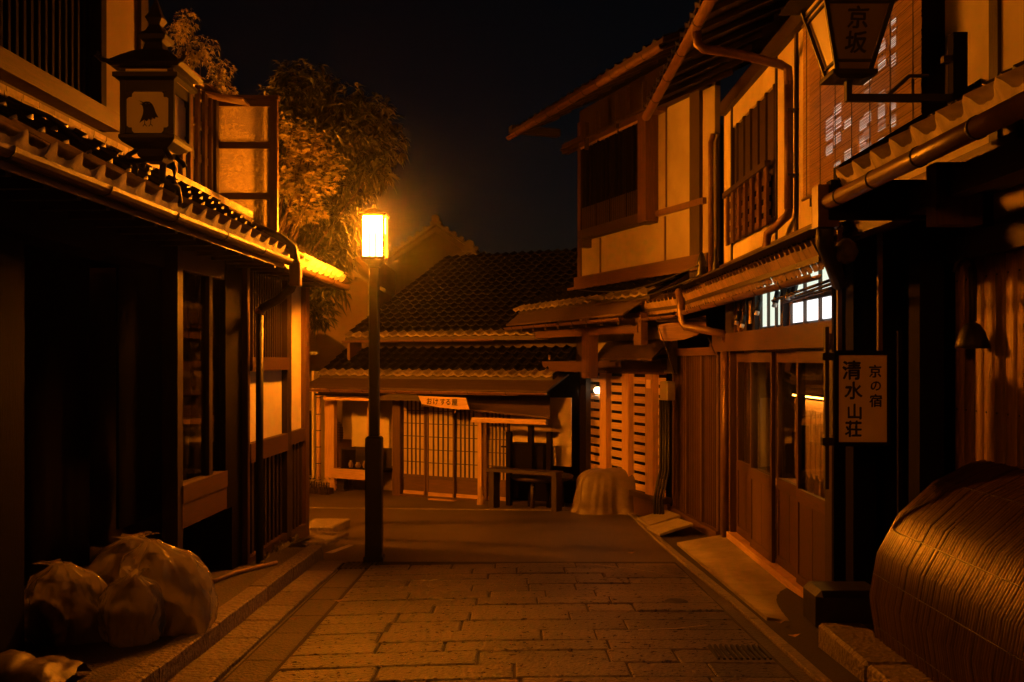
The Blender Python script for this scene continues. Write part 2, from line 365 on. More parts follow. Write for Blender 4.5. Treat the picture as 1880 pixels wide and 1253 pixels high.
# right edging line, then across the end of the street
def edge_stone(p0, p1, wd, h, name='edging_stone', mt='kerb'):
    d = Vector((p1[0] - p0[0], p1[1] - p0[1], 0)).normalized(); n = Vector((d.y, -d.x, 0)) * wd; g = d * .006
    a, b = Vector((*p0, 0)) + g, Vector((*p1, 0)) - g
    stone_block([a, a + n, b + n, b], -.03, h, .006).build(name, M[mt], road)
yy = 3.0
while yy < 14.8:
    L = random.uniform(.7, 1.1); y1 = min(yy + L, 14.95)
    f = lambda y: 1.76 - .009 * max(0, y - 6) + .012 * math.sin(y)
    edge_stone((f(yy), yy), (f(y1), y1), .075, .022 + random.uniform(0, .006)); yy = y1
xx = 1.62
while xx > -3.2:
    x1 = xx - random.uniform(.6, 1.0); edge_stone((xx, 14.98 + (1.66 - xx) * .10), (x1, 14.98 + (1.66 - x1) * .10), .07, .012); xx = x1
# pale forecourt paving at the bend
m = MB(); m.add([(1.66, 15.06, G(15.06) + .006), (-4.2, 15.62, G(15.62) + .006), (-4.2, 19, -.784), (-1, 18, -.784), (2.2, 16.6, G(16.6) + .006)], [(0, 1, 2, 3, 4)])
tag(m.build('forecourt', M['walk'], recalc=False), kind='structure')
# right gutter strip
m = MB(); m.add([(x, y, G(y) + .006) for y in (2.5, 8, 14.6) for x in (1.80, 2.5)], [(0, 1, 3, 2), (2, 3, 5, 4)])
tag(m.build('gutter_strip', M['mortar'], road, recalc=False), kind='structure')
# ---- left sidewalk and kerb
m = MB(); m.add([(x, y, G(y) + h) for y in (-4, 1, 4, 7, 10.3) for x, h in ((-4.6, .13), (-2.10, .13))] , [(0, 1, 3, 2), (2, 3, 5, 4), (4, 5, 7, 6), (6, 7, 9, 8)])
m.add([(-4.6, 10.3, G(10.3) + .13), (-2.10, 10.3, G(10.3) + .13), (-2.10, 10.32, -.6), (-4.6, 10.32, -.6)], [(0, 1, 2, 3)])
m.add([(-2.62, 10.3, G(10.3) + .13), (-2.35, 10.3, G(10.3) + .12), (-2.30, 11.7, -.45), (-2.62, 11.7, -.45)], [(0, 1, 2, 3)])
sidewalk = tag(m.build('sidewalk', M['walk'], recalc=False), kind='structure')
yy = 2.2
while yy < 10.2:
    L = random.uniform(.75, 1.35); y1 = min(yy + L, 10.38)
    if 10.38 - y1 < .35: y1 = 10.38
    stone_block([(-2.12, yy + .006, 0), (-1.965, yy + .006, 0), (-1.965, y1 - .006, 0), (-2.12, y1 - .006, 0)], -.1, .145 + random.uniform(-.006, .006), .012).build('kerb_stone', M['kerb'], sidewalk); yy = y1
yy = 2.4
while yy < 9.9:
    L = random.uniform(.5, .62); y1 = min(yy + L, 10.1)
    stone_block([(-1.96, yy + .006, 0), (-1.70, yy + .006, 0), (-1.70, y1 - .006, 0), (-1.96, y1 - .006, 0)], -.1, .032 + random.uniform(-.004, .004), .010).build('gutter_stone', M['kerb'], sidewalk); yy = y1
stone_block([(-2.6, 11.2, 0), (-2.1, 11.3, 0), (-2.0, 12.2, 0), (-2.6, 12.2, 0)], -.1, .05, .02).build('step_stone', M['kerb'], sidewalk)
stone_block([(-2.62, 12.25, 0), (-2.2, 12.3, 0), (-2.15, 13.2, 0), (-2.62, 13.2, 0)], -.1, .10, .02).build('step_stone', M['kerb'], sidewalk)
# white paint tick at the kerb end
m = MB(); m.add([(-2.02, 10.75, G(10.75) + .006), (-1.93, 10.72, G(10.72) + .006), (-1.80, 11.35, G(11.35) + .006), (-1.87, 11.4, G(11.4) + .006)], [(0, 1, 2, 3)])
m.build('paint_mark', M['paint'], road, recalc=False)
for pts in (((1083, 1041), (1160, 1050), (1262, 1066)), ((1172, 1164), (1240, 1162), (1300, 1155))):
    m = MB(); q = []
    for u, v in pts:
        y = 1.6 / ((v - HV) / F - .045); q += [Vector((XU(u, y), y, G(y) + .028)), Vector((XU(u, y), y + .012, G(y + .012) + .028))]
    m.add(q, [(0, 2, 3, 1), (2, 4, 5, 3)]); m.build('chalk_scratch', M['paint'], road, recalc=False)
# drain grate
dg_ = thing('drain_grate', (-1.5, 9.85, G(9.85)), 'iron drain grate set in the road at the foot of the street lamp', 'drain grate')
for i in range(9):
    x = -1.72 + i * .048; MB().hexa([(x, 9.68, G(9.68)), (x + .02, 9.68, G(9.68)), (x + .02, 10.04, G(10.04)), (x, 10.04, G(10.04))], [(x, 9.68, G(9.68) + .018), (x + .02, 9.68, G(9.68) + .018), (x + .02, 10.04, G(10.04) + .018), (x, 10.04, G(10.04) + .018)]).build('bar', M['iron'], dg_)
for i in range(5):
    y = 9.69 + i * .078; MB().box(WORLD, y, y + .014, -1.73, -1.31, G(y) - .01, G(y) + .012).build('cross_bar', M['iron'], dg_)
dg2 = thing('drain_grate', (1.5, 6.35, G(6.35)), 'iron drain grate among paving stones beside the right edging line', 'drain grate')
for i in range(10):
    x = 1.28 + i * .036; MB().box(WORLD, 6.2, 6.5, x, x + .016, G(6.35) - .01, G(6.35) + .032).build('bar', M['iron'], dg2)
dc = MB().lathe((1.32, 8.0, G(8.0) + .012), [(.001, .016), (.085, .016), (.10, .010), (.10, -.02)], 20).build('drain_cover', M['iron'], None, origin=(1.32, 8.0, G(8.0)))
tag(dc, 'small round dark iron drain cover in the stone paving', 'drain cover')
LEAFPOS = [(1160, 1022, 'curled dry leaf on the dark asphalt near the pale edging'), (622, 1112, 'dry leaf lying on the channel slab below the kerb'), (540, 1146, 'tiny dry leaf caught against the lower kerb stones'), (1432, 1152, 'dry leaf lying in the dark gutter strip beside the shop slab'), (1458, 1178, 'small dry leaf in the gutter strip beside the bamboo fence plinth')]
for i, (u, v, lb) in enumerate(LEAFPOS):
    y = 1.6 / ((v - HV) / F - .045); x = XU(u, y); s = .045; m = MB(); z = G(y) + .035
    m.add([(x - s, y, z + .01), (x, y - s * .5, z), (x + s, y, z + .018), (x, y + s * .5, z + .004), (x, y, z - .006)], [(0, 1, 4), (1, 2, 4), (2, 3, 4), (3, 0, 4)])
    tag(m.build('fallen_leaf', M['dryleaf'], None, origin=(x, y, z), recalc=False), lb, 'leaf', 'dry leaves on the street')

# ================================================================== STREET LAMPS
def street_lamp(x, y, label, glow='lamp'):
    g = G(y); t = thing('street_lamp', (x, y, g), label, 'street lamp', 'street lamps')
    m = MB(); fr = Fr(x, y, 1, 0, 0, -1)
    MB().box(fr, -.085, .085, -.085, .085, g - .05, g + 1.28, .018).build('pole_base', M['pole'], t)
    MB().box(fr, -.10, .10, -.10, .10, g, g + .06, .01).build('foot_plate', M['pole'], t)
    MB().box(fr, -.052, .052, -.052, .052, g + 1.28, g + 3.02, .012).build('pole', M['pole'], t)
    b = g + 3.02
    head = MB().sqlathe((x, y, b), [(.06, 0), (.085, .04), (.125, .07), (.125, .10)]).build('lamp_base', M['pole'], t)
    z0, z1, h = b + .10, b + .51, .106
    for k in range(4):
        a = k * math.pi / 2; fk = Fr(x, y, math.cos(a), math.sin(a), math.sin(a), -math.cos(a))
        MB().box(fk, -h, h, h - .010, h - .006, z0 + .0, z1).build('glowing_pane', M[glow], t)
        MB().box(fk, h - .006, h + .018, h - .006, h + .018, z0 - .01, z1 + .01).build('corner_bar', M['pole'], t)
        for q in (-.030, .030): MB().box(fk, q - .006, q + .006, h, h + .014, z0, z0 + .24).build('bar', M['pole'], t)
    MB().sqlathe((x, y, z1), [(.135, 0), (.14, .025), (.02, .09), (.012, .13)]).build('cap', M['pole'], t)
    return t
lamp = street_lamp(-1.416, 10.23, 'lit square-headed street lamp on a dark pole beside the drain grate')
lamp3 = street_lamp(-5.6, 12.9, 'lit street lamp down the lane round the bend, past the trees', 'lamp3')
lamp2 = street_lamp(-2.2, -1.3, 'lit street lamp at the kerb farther up the lane, away from the bend', 'lamp2')

# ================================================================== LEFT HOUSE
fL = Fr(-2.774, 0, .0328, 1, 1, -.0328)
LH = thing('timber_house', fL.p(8, 0, G(8)), 'dark timber house with barred windows and a wavy tiled lower roof', 'house')
def L(u, o=0): return fL.s_at(u, o)
def lbox(name, mt, s0, s1, o0, o1, z0, z1, par=LH, c=0.0): return MB().box(fL, s0, s1, o0, o1, z0, z1, c).build(name, M[mt], par)
zb = -.6
# ground floor, far to near
lbox('corner_post', 'wood', 11.46, 11.62, -.10, .03, zb, 2.66)
lbox('end_wall', 'white', 11.50, 11.58, -4.0, -.12, zb, 2.7)
lbox('plaster_panel', 'plaster_lit', 10.80, 11.46, -.07, -.03, .82, 2.66)
lbox('post', 'dark', 10.62, 10.80, -.10, .03, zb, 2.66)
lbox('rail', 'woodh', 10.80, 11.46, -.09, .02, .68, .82)
wz0, wz1 = 1.63, 2.5
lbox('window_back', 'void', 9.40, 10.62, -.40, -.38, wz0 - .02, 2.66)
for i in range(13):
    s = 9.52 + i * .084; lbox('window_bar', 'dark', s, s + .03, -.05, -.015, wz0, wz1)
lbox('window_head', 'dark', 9.30, 10.62, -.09, .02, wz1, 2.66)
lbox('window_sill', 'woodh', 9.28, 10.62, -.09, .055, 1.50, 1.63)
lbox('plaster_panel', 'plaster_lit', 9.40, 10.62, -.07, -.03, .82, 1.50)
lbox('rail', 'woodh', 9.28, 10.62, -.09, .04, .64, .82)
lbox('skirt_back', 'black', 9.28, 11.46, -.09, -.06, zb, .68)
for i in range(15):
    s = 9.33 + i * .146
    if 10.56 < s < 10.82: continue
    lbox('skirt_slat', 'dark', s, s + .075, -.055, -.012, zb, .66 if s < 10.6 else .68)
lbox('base_board', 'woodh', 9.28, 10.62, -.05, .03, zb, -.24)
lbox('base_board', 'woodh', 10.80, 11.46, -.05, .03, zb, -.28)
lbox('post', 'wood', 9.20, 9.28, -.10, .03, zb, 2.66)
lbox('post', 'black', 8.90, 9.20, -.30, -.02, zb, 2.66)
# glazed panel over a dark recess
lbox('panel_stile', 'black', 8.66, 8.90, -.12, .0, .30, 2.66); lbox('panel_stile', 'dark', 7.53, 7.64, -.12, .0, zb, 2.66)
lbox('panel_head', 'dark', 7.64, 8.66, -.10, -.01, 2.30, 2.66)
lbox('inner_frame', 'dark', 8.30, 8.38, -.09, -.02, .64, 2.30)
gp = lbox('glass_pane', 'glass', 7.64, 8.66, -.055, -.050, .64, 2.30)
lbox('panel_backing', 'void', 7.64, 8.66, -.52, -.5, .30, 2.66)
lbox('kick_board', 'woodh', 7.62, 8.68, -.10, .012, .50, .64); lbox('kick_board', 'woodh', 7.62, 8.68, -.10, .004, .31, .495)
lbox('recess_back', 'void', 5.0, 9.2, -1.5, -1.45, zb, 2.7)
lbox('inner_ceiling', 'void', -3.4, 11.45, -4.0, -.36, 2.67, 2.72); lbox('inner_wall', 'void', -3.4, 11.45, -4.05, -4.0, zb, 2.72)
# near boarded wall
for i in range(54):
    s = -3.3 + i * .17; lbox('wall_board', 'black', s, s + .164, -.34, -.30 + random.uniform(0, .006), zb, 2.3)
lbox('door_head', 'black', -3.4, 7.53, -.36, -.1, 2.3, 2.66)
lbox('floor_slab', 'black', -3.4, 9.2, -1.5, -.12, zb, -.32)
# lower tiled roof
OE, ZE, OT, ZT = .42, 2.575, -.33, 3.08
tile_roof(LH, fL, -3.4, 9.15, OE, ZE, OT, ZT, w=.262, exp=.235, lip=.10, amp=.045, lipmat='tilepale')
tile_roof(LH, fL, 9.17, 11.80, OE - .02, ZE - .02, OT, ZT - .02, w=.262, exp=.235, lip=.10, amp=.045, lipmat='tilepale')
gutter(LH, fL, -3.4, 9.14, .44, 2.52, .052); gutter(LH, fL, 9.2, 11.86, .42, 2.48, .045)
lbox('gutter_face', 'copper', -3.4, 9.12, .384, .392, 2.44, 2.53)
lbox('gutter_face', 'copper', 9.2, 11.84, .372, .378, 2.42, 2.49)
lbox('soffit', 'darkh', -3.4, 11.78, -.28, .36, 2.50, 2.53)
for i in range(26):
    s = 2.8 + i * .345; lbox('rafter_end', 'darkh', s, s + .05, -.05, .33, 2.44, 2.50)
# flat ridge course of mortared tiles against the upper wall
for i in range(42):
    s = 2.6 + i * .18
    if s < 10.0: lbox('ridge_tile', 'tilepale', s, s + .174, -.33, -.20, 3.05, 3.085 + random.uniform(0, .005)); lbox('ridge_tile', 'tilepale', s + .05, s + .224, -.33, -.215, 3.09, 3.125)
# upper storey
lbox('upper_wall', 'plaster_dim', 6.98, 7.62, -.40, -.33, 3.0, 5.4)
lbox('upper_wall', 'plaster_dim', -3.4, 6.98, -.40, -.33, 3.0, 3.20)
lbox('upper_post', 'dark', 7.58, 7.72, -.42, -.30, 3.0, 5.4)
lbox('upper_side_wall', 'plaster', 7.72, 7.78, -2.5, -.42, 3.0, 5.4); lbox('upper_post', 'wood', 7.9, 8.0, -.62, -.50, 3.0, 5.4)
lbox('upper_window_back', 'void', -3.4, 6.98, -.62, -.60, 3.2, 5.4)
for i in range(34):
    s = 4.0 + i * .087; lbox('upper_window_bar', 'black', s, s + .028, -.40, -.37, 3.32, 5.4)
lbox('upper_sill', 'woodh', -3.4, 6.97, -.42, -.20, 3.20, 3.32); lbox('upper_window_jamb', 'black', 6.90, 6.98, -.42, -.30, 3.2, 5.4)
MB().prism(fL, 6.9, 8.3, [(.25, 4.86), (-.9, 5.3), (-.9, 5.36), (.25, 4.90)]).build('upper_eave', M['dark'], LH)
# roof-top slatted screen
for i in range(6):
    s = 8.35 + i * .185; lbox('screen_slat', 'wood', s, s + .07, -.36, -.33, 3.12, 4.06)
for z in (3.12, 3.42, 3.72, 3.98): lbox('screen_rail', 'woodh', 8.35, 9.36, -.395, -.362, z, z + .06)
lbox('screen_sill', 'woodh', 8.1, 9.36, -.40, -.28, 3.05, 3.12); lbox('screen_post', 'dark', 9.32, 9.40, -.44, -.30, 2.9, 4.1)
MB().prism(fL, 8.2, 9.36, [(-.22, 4.05), (-.48, 4.14), (-.48, 4.165), (-.22, 4.075)]).build('screen_cap', M['woodh'], LH)
# mesh screen across the roof
fY = 9.42
def yb(name, mt, x0, x1, y0, y1, z0, z1, par, c=0.0): return MB().box(WORLD, y0, y1, x0, x1, z0, z1, c).build(name, M[mt], par)
ms = thing('mesh_screen', (-2.5, fY, 2.75), 'timber frame with fine insect mesh standing on the tiled lower roof', 'screen')
yb('frame_post', 'wood', -2.285, -2.215, fY - .03, fY + .03, 2.62, 4.06, ms); yb('frame_post', 'dark', -2.35, -2.30, fY + .04, fY + .08, 2.62, 4.02, ms)
yb('frame_post', 'dark', -2.83, -2.77, fY - .03, fY + .03, 2.85, 4.06, ms)
for z in (4.0, 3.60, 3.12): yb('frame_rail', 'woodh', -2.77, -2.286, fY - .025, fY + .025, z, z + .06, ms)
for z0, z1 in ((3.66, 4.0), (3.18, 3.60), (2.70, 3.12)): yb('mesh_panel', 'net', -2.77, -2.286, fY - .004, fY - .003, z0, z1, ms)
yb('frame_cap', 'woodh', -2.80, -2.20, fY - .04, fY + .04, 4.062, 4.10, ms)
MB().hexa([(-2.95, 9.1, 4.07), (-2.46, 9.1, 3.985), (-2.46, 9.35, 3.985), (-2.95, 9.35, 4.07)], [(-2.95, 9.1, 4.09), (-2.46, 9.1, 4.0), (-2.46, 9.35, 4.0), (-2.95, 9.35, 4.09)]).build('drip_board', M['paleh'], ms)
# drainpipe
dp = thing('drainpipe', fL.p(9.2, .1, G(9.2)), 'dark drainpipe dropping from the wavy tiled eave to the sidewalk', 'drainpipe')
P_ = lambda s, o, z: fL.p(s, o, z)
MB().tube([P_(8.9, .16, 2.80), P_(9.05, .36, 2.72), P_(9.14, .46, 2.64), P_(9.16, .49, 2.5), P_(9.16, .49, 2.36), P_(9.18, .44, 2.26), P_(9.24, .30, 2.16), P_(9.28, .15, 2.09), P_(9.28, .12, 2.04)], .042, 10).build('elbow', M['iron'], dp)
MB().tube([P_(9.28, .12, 2.06), P_(9.28, .12, -.30)], .036, 12).build('pipe', M['iron'], dp)
MB().tube([P_(9.28, .12, -.28), P_(9.28, .16, -.33), P_(9.25, .22, -.35)], .042, 10).build('shoe', M['iron'], dp)
MB().tube([P_(9.28, .12, 2.03), P_(9.28, .12, 2.08)], .045, 12).build('collar', M['copper'], dp)
MB().box(fL, 9.10, 9.20, .44, .54, 2.28, 2.50, .008).build('rain_head', M['copper'], dp)
# cable lying on the sidewalk
cb = MB().tube([P_(8.2, .05, G(8.2) + .15), P_(8.6, .10, G(8.6) + .155), P_(8.9, .20, G(8.9) + .15), P_(9.2, .30, G(9.2) + .15)], .018, 8).build('bamboo_stick', M['pale'], None, origin=P_(8.6, .15, G(8.6) + .09))
tag(cb, 'thin pale stick lying on the sidewalk at the drainpipe foot', 'stick')
# weeds at the base board
wd = MB()
for i in range(120):
    s = random.choice([9.55, 10.0, 10.25, 10.75]) + random.gauss(0, .05); b0 = P_(s, .05 + random.uniform(0, .06), G(s) + .12); a = random.uniform(0, 6.3)
    d = Vector((math.cos(a), math.sin(a), 0)) * random.uniform(.02, .06); h = random.uniform(.03, .09); sd = Vector((-d.y, d.x, 0)) * .25
    wd.add([b0 - sd * .3, b0 + sd * .3, b0 + d * .6 + sd + Vector((0, 0, h)), b0 + d + Vector((0, 0, h * .9))], [(0, 1, 2, 3)])
tag(wd.build('weeds', M['maple'], None, recalc=False), 'small weeds growing along the timber base board', 'weeds', kind='stuff')

# ---- hanging bird lantern
lx, ly = XU(271, 5.858), 6.0
def lz(v): return ZV(v, 5.88)
BL = thing('iron_lantern', (lx, ly, lz(285)), 'black iron lantern with a crow on its milky panel above the tiled eave', 'lantern')
h = .142
MB().sqlathe((lx, ly, 0), [(.05, lz(292)), (.08, lz(284)), (.095, lz(272)), (.15, lz(262)), (.165, lz(256)), (.165, lz(250)), (h, lz(246))]).build('body_base', M['iron'], BL)
for sx in (-1, 1):
    for sy in (-1, 1):
        MB().box(WORLD, ly + sy * h - .014, ly + sy * h + .014, lx + sx * h - .016, lx + sx * h + .016, lz(248), lz(150)).build('corner_post', M['iron'], BL)
        MB().tube([(lx + sx * .07, ly + sy * .07, lz(270)), (lx + sx * .12, ly + sy * .12, lz(285)), (lx + sx * .13, ly + sy * .13, lz(292))], .016, 6).build('foot', M['iron'], BL)
for k in range(4):
    a = k * math.pi / 2; fk = Fr(lx, ly, math.cos(a), math.sin(a), math.sin(a), -math.cos(a))
    MB().box(fk, -h + .016, h - .016, h - .012, h - .006, lz(247), lz(168)).build('panel', M['panel'], BL)
    MB().box(fk, -h + .016, h - .016, h - .014, h + .012, lz(170), lz(150)).build('panel_head', M['iron'], BL)
    for sx in (-1, 1):
        for zt, sg in ((lz(170), -1), (lz(246), 1)):   # corner scrolls
            m = MB(); c = Vector((sx * (h - .016), 0, zt)); pts = [fk.p(c.x, h - .003, c.z)]
            for q in range(5):
                an = q / 4 * math.pi / 2; rr = .045 if q % 2 == 0 else .036
                pts.append(fk.p(c.x - sx * rr * math.cos(an), h - .003, c.z + sg * rr * math.sin(an)))
            m.add(pts, [(0, i, i + 1) for i in range(1, 5)]); m.add([q + fk.n * .004 for q in pts], [(0, i, i + 1) for i in range(1, 5)]); m.build('corner_scroll', M['iron'], BL)
MB().sqlathe((lx, ly, 0), [(h, lz(152)), (.19, lz(146)), (.19, lz(138)), (.155, lz(134)), (.155, lz(128)), (.20, lz(126))]).build('cornice', M['iron'], BL)
MB().box(WORLD, ly - .168, ly - .152, lx - .12, lx + .12, lz(137), lz(131)).build('fret_panel', M['panel'], BL)
MB().box(WORLD, ly - .10, ly + .10, lx + .150, lx + .162, lz(150), lz(132)).build('fret_panel', M['paleh'], BL)
MB().sqlathe((lx, ly, 0), [(.20, lz(127)), (.225, lz(122)), (.16, lz(104)), (.10, lz(90)), (.06, lz(84)), (.05, lz(70)), (.075, lz(66)), (.085, lz(58)), (.05, lz(48)), (.03, lz(36)), (.05, lz(24)), (.03, lz(10)), (.005, lz(-14))]).build('hipped_cap', M['iron'], BL)
for sx in (-1, 1):
    for sy in (-1, 1):
        pts = [Vector((lx + sx * (.16 + .05 * q), ly + sy * (.16 + .05 * q), lz(118) - .01 + .004 * q)) for q in range(2)]
        pts += [Vector((lx + sx * .235, ly + sy * .235, lz(120))), Vector((lx + sx * .255, ly + sy * .255, lz(114))), Vector((lx + sx * .245, ly + sy * .245, lz(109)))]
        MB().tube(pts, .014, 6).build('eave_curl', M['iron'], BL)
# the crow, a flat cut-out emblem on the front panel
bird = [(254, 184), (263, 188), (268, 186.5), (274, 187), (279, 191), (283, 199), (285, 206), (290.5, 216), (285, 215), (284, 219), (279, 216), (277, 221), (272, 218), (269, 223), (265, 219), (256, 225.5), (260, 216), (262, 210), (263, 203), (262, 196), (260, 192.5), (256, 191), (262, 190)]
fy = ly - h + .004; kx = 5.86 / F
def bp(u, v, d=0): return Vector((XU(u, ly - h), fy - d, ZV(v, ly - h)))
from mathutils.geometry import tessellate_polygon
tri = tessellate_polygon([[Vector((u, -v, 0)) for u, v in bird]]); nb = len(bird)
cm = MB().add([bp(u, v) for u, v in bird] + [bp(u, v, .004) for u, v in bird], [tuple(q) for q in tri] + [tuple(i + nb for i in q) for q in tri] + [(i, (i + 1) % nb, nb + (i + 1) % nb, nb + i) for i in range(nb)])
crow = cm.build('crow_emblem', M['ink'], BL)
for u, v in ((268, 191), (274, 190)): MB().lathe(bp(u, v, .0055), [(.0001, 0), (.005, 0)], 8).build('eye', M['panel'], crow)
for u0 in (266, 277): MB().tube([bp(u0, 216, .002), bp(u0 - 1, 228, .002), bp(u0 - 4, 232, .002)], .0022, 5).build('crow_leg', M['ink'], crow); MB().tube([bp(u0 - 1, 227, .002), bp(u0 + 3, 232, .002)], .002, 5).build('crow_toe', M['ink'], crow)
# pipe bracket over the roof
LP = lambda u, v, y: Vector((XU(u, y), y, ZV(v, y)))
MB().tube([LP(-60, 180, 5.2), LP(30, 190, 5.35), LP(90, 215, 5.5), LP(150, 262, 5.7), LP(195, 290, 5.85), LP(240, 296, 5.95), LP(285, 294, 6.0)], .016, 8).build('bracket_pipe', M['iron'], BL)
for u0, y in ((190, 5.8), (240, 5.95), (310, 6.2)):
    MB().tube([LP(u0 - 20, 290, y + .1), LP(u0 + 4, 296, y + .02), LP(u0 + 10, 310, y), LP(u0 + 10, 338, y)], .017, 6).build('bracket_hook', M['iron'], BL)
MB().tube([LP(300, 290, 6.05), LP(298, 330, 6.1), LP(312, 336, 6.2), LP(326, 345, 6.3), LP(330, 372, 6.35)], .02, 8).build('bracket_arm', M['iron'], BL)

# ================================================================== RIGHT SHOP
SH = thing('corner_shop', (2.45, 9.5, G(9.5)), 'two-storey timber shop with glazed sliding doors and lit transom windows', 'shop')
def RY(u, x): return F * x / (u - CX)
def rbox(name, mt, y0, y1, x0, x1, z0, z1, par=None, c=0.0): return MB().box(WORLD, y0, y1, x0, x1, z0, z1, c).build(name, M[mt], par or SH)
WX, FZ = 2.45, -.37
def shop_door(y0, y1, x, solid=False):
    d = thing('tmp', (0, 0, 0), None, None) if False else None
    st = .055
    lf = rbox('door_leaf', 'wood', y0, y0 + st, x, x + .035, FZ + .06, 1.68)
    rbox('stile', 'wood', y1 - st, y1, x, x + .035, FZ + .06, 1.68, lf); rbox('top_rail', 'woodh', y0 + st, y1 - st, x + .001, x + .034, 1.58, 1.68, lf)
    rbox('middle_rail', 'woodh', y0 + st, y1 - st, x - .004, x + .034, .39, .50, lf); rbox('bottom_rail', 'woodh', y0 + st, y1 - st, x - .002, x + .034, FZ + .06, FZ + .14, lf)
    n = 2; w_ = (y1 - y0 - 2 * st) / n
    for i in range(n): rbox('door_plank', 'wood', y0 + st + i * w_ + .006, y0 + st + (i + 1) * w_ - .006, x + .010, x + .026, FZ + .14, .39, lf)
    rbox('glass_pane', 'glass', y0 + st, y1 - st, x + .015, x + .019, .50, 1.58, lf)
ydoor = [7.72 + .835 * i for i in range(5)]
for i in range(4): shop_door(ydoor[i] + (.03 if i % 2 else -.0), ydoor[i + 1] + (.0 if i % 2 else .03), WX + (.045 if i % 2 else 0))
rbox('threshold', 'paleh', 7.6, 11.15, WX - .05, WX + .1, FZ - .12, FZ + .055)
rbox('jamb_post', 'wood', 11.10, 11.62, WX - .02, WX + .14, FZ - .2, 1.70); rbox('jamb_post', 'dark', 7.48, 7.70, WX - .03, WX + .14, FZ - .2, 1.70)
rbox('lintel', 'woodh', 7.4, 11.9, WX - .09, WX + .10, 1.70, 1.80); rbox('lintel', 'woodh', 7.4, 11.9, WX - .06, WX + .10, 1.803, 1.90)
# transom
for y0, y1, k in ((10.35, 11.0, 'board'), (9.0, 9.86, 'lit'), (7.55, 8.80, 'lit2')):
    n = 3 if k != 'lit2' else 3; w_ = (y1 - y0) / n
    for i in range(n):
        a, b = y0 + i * w_ + .014, y0 + (i + 1) * w_ - .014
        if k == 'board': rbox('transom_board', 'wood', a, b, WX + .03, WX + .05, 1.93, 2.40)
        elif k == 'lit': rbox('transom_pane', 'window_light', a, b, WX + .03, WX + .036, 1.93, 2.42)
        else: rbox('transom_pane', 'window_light2', a, b, WX + .03, WX + .036, 1.93, 2.10); rbox('transom_pane', 'window_light', a, b, WX + .03, WX + .036, 2.16, 2.42)
    for i in range(n + 1): rbox('transom_bar', 'wood', y0 + i * w_ - .014, y0 + i * w_ + .014, WX + .005, WX + .045, 1.90, 2.44)
    if k == 'lit2': rbox('transom_bar', 'woodh', y0 + .014, y1 - .014, WX + .004, WX + .044, 2.10, 2.16)
for y in (10.28, 9.93, 8.90, 7.46): rbox('transom_post', 'dark', y - .05, y + .05, WX - .04, WX + .09, 1.90, 2.50)
rbox('transom_backing', 'dark', 7.4, 11.9, WX + .10, WX + .12, 1.9, 2.6); rbox('yellow_plate', 'signface', 9.98, 10.08, WX - .055, WX - .045, 1.97, 2.2)
# interior
rbox('shop_floor', 'wood', 7.4, 11.9, WX + .14, 4.6, FZ - .05, FZ); rbox('shop_back_wall', 'wood', 7.4, 11.9, 4.6, 4.66, FZ, 2.4)
rbox('white_column', 'white', 10.55, 10.63, 2.62, 2.69, FZ, 2.3)
rbox('shop_side_wall', 'pale', 11.6, 11.66, 2.6, 4.6, FZ, 1.9); rbox('shop_side_wall', 'dark', 7.36, 7.42, WX, 4.6, FZ - .3, 2.6); rbox('shop_ceiling', 'wood', 7.4, 11.6, 2.6, 4.6, 2.3, 2.35)
# upper storey
UX, UZ0, UZ1 = 2.64, 2.66, 4.62
def U(u): return RY(u, UX)
rbox('base_beam', 'woodh', 5.0, 12.38, UX - .10, UX + .02, 2.60, 2.76)
rbox('upper_wall', 'plaster', U(1345), 12.38, UX, UX + .08, UZ0, UZ1 + .15); rbox('upper_wall', 'plaster', U(1465), U(1425), UX, UX + .08, UZ0, UZ1 + .15)
rbox('upper_wall', 'plaster', U(1425), U(1345), UX, UX + .08, UZ0, 3.05); rbox('upper_wall', 'plaster', U(1425), U(1345), UX, UX + .08, 4.38, UZ1 + .15)
rbox('upper_wall', 'plaster', U(1690), U(1465), UX, UX + .08, UZ0, UZ1 + .15); rbox('upper_wall', 'plaster', 3.0, U(1690), UX, UX + .08, UZ0, 5.2)
rbox('upper_end_wall', 'dark', 12.38, 12.44, UX, 5.0, 2.4, 4.8)
for u0, w_ in ((1345, .05), (1427, .04), (1464, .07), (1830, .1)): rbox('upper_post', 'dark', U(u0) - w_ / 2, U(u0) + w_ / 2, UX - .02, UX + .02, UZ0, UZ1 + .14)
rbox('pillar', 'black', 6.07, 6.43, UX - .16, UX + .02, 2.9, 5.2)
wb = rbox('upper_window', 'void', U(1425) + .03, U(1345) - .04, UX + .04, UX + .06, 3.05, 4.38)
for i in range(6):
    y = U(1425) + .05 + i * .33; rbox('window_mullion', 'dark', y, y + .05, UX - .01, UX + .03, 3.05, 4.38)
for i in range(5): rbox('shutter_board', 'dark', U(1425) + .1 + i * .33, U(1425) + .38 + i * .33, UX + .012, UX + .03, 3.5, 4.36)
rl = rbox('balcony_rail', 'darkh', U(1425) - .02, U(1345) + .03, UX - .12, UX - .06, 3.54, 3.60)
for i in range(7):
    y = U(1425) + i * .30; rbox('rail_baluster', 'wood', y, y + .10, UX - .10, UX - .07, 2.96, 3.54, rl)
for z in (2.98, 3.12, 3.26, 3.40): rbox('rail_slat', 'woodh', U(1425), U(1345), UX - .069, UX - .05, z, z + .07, rl)
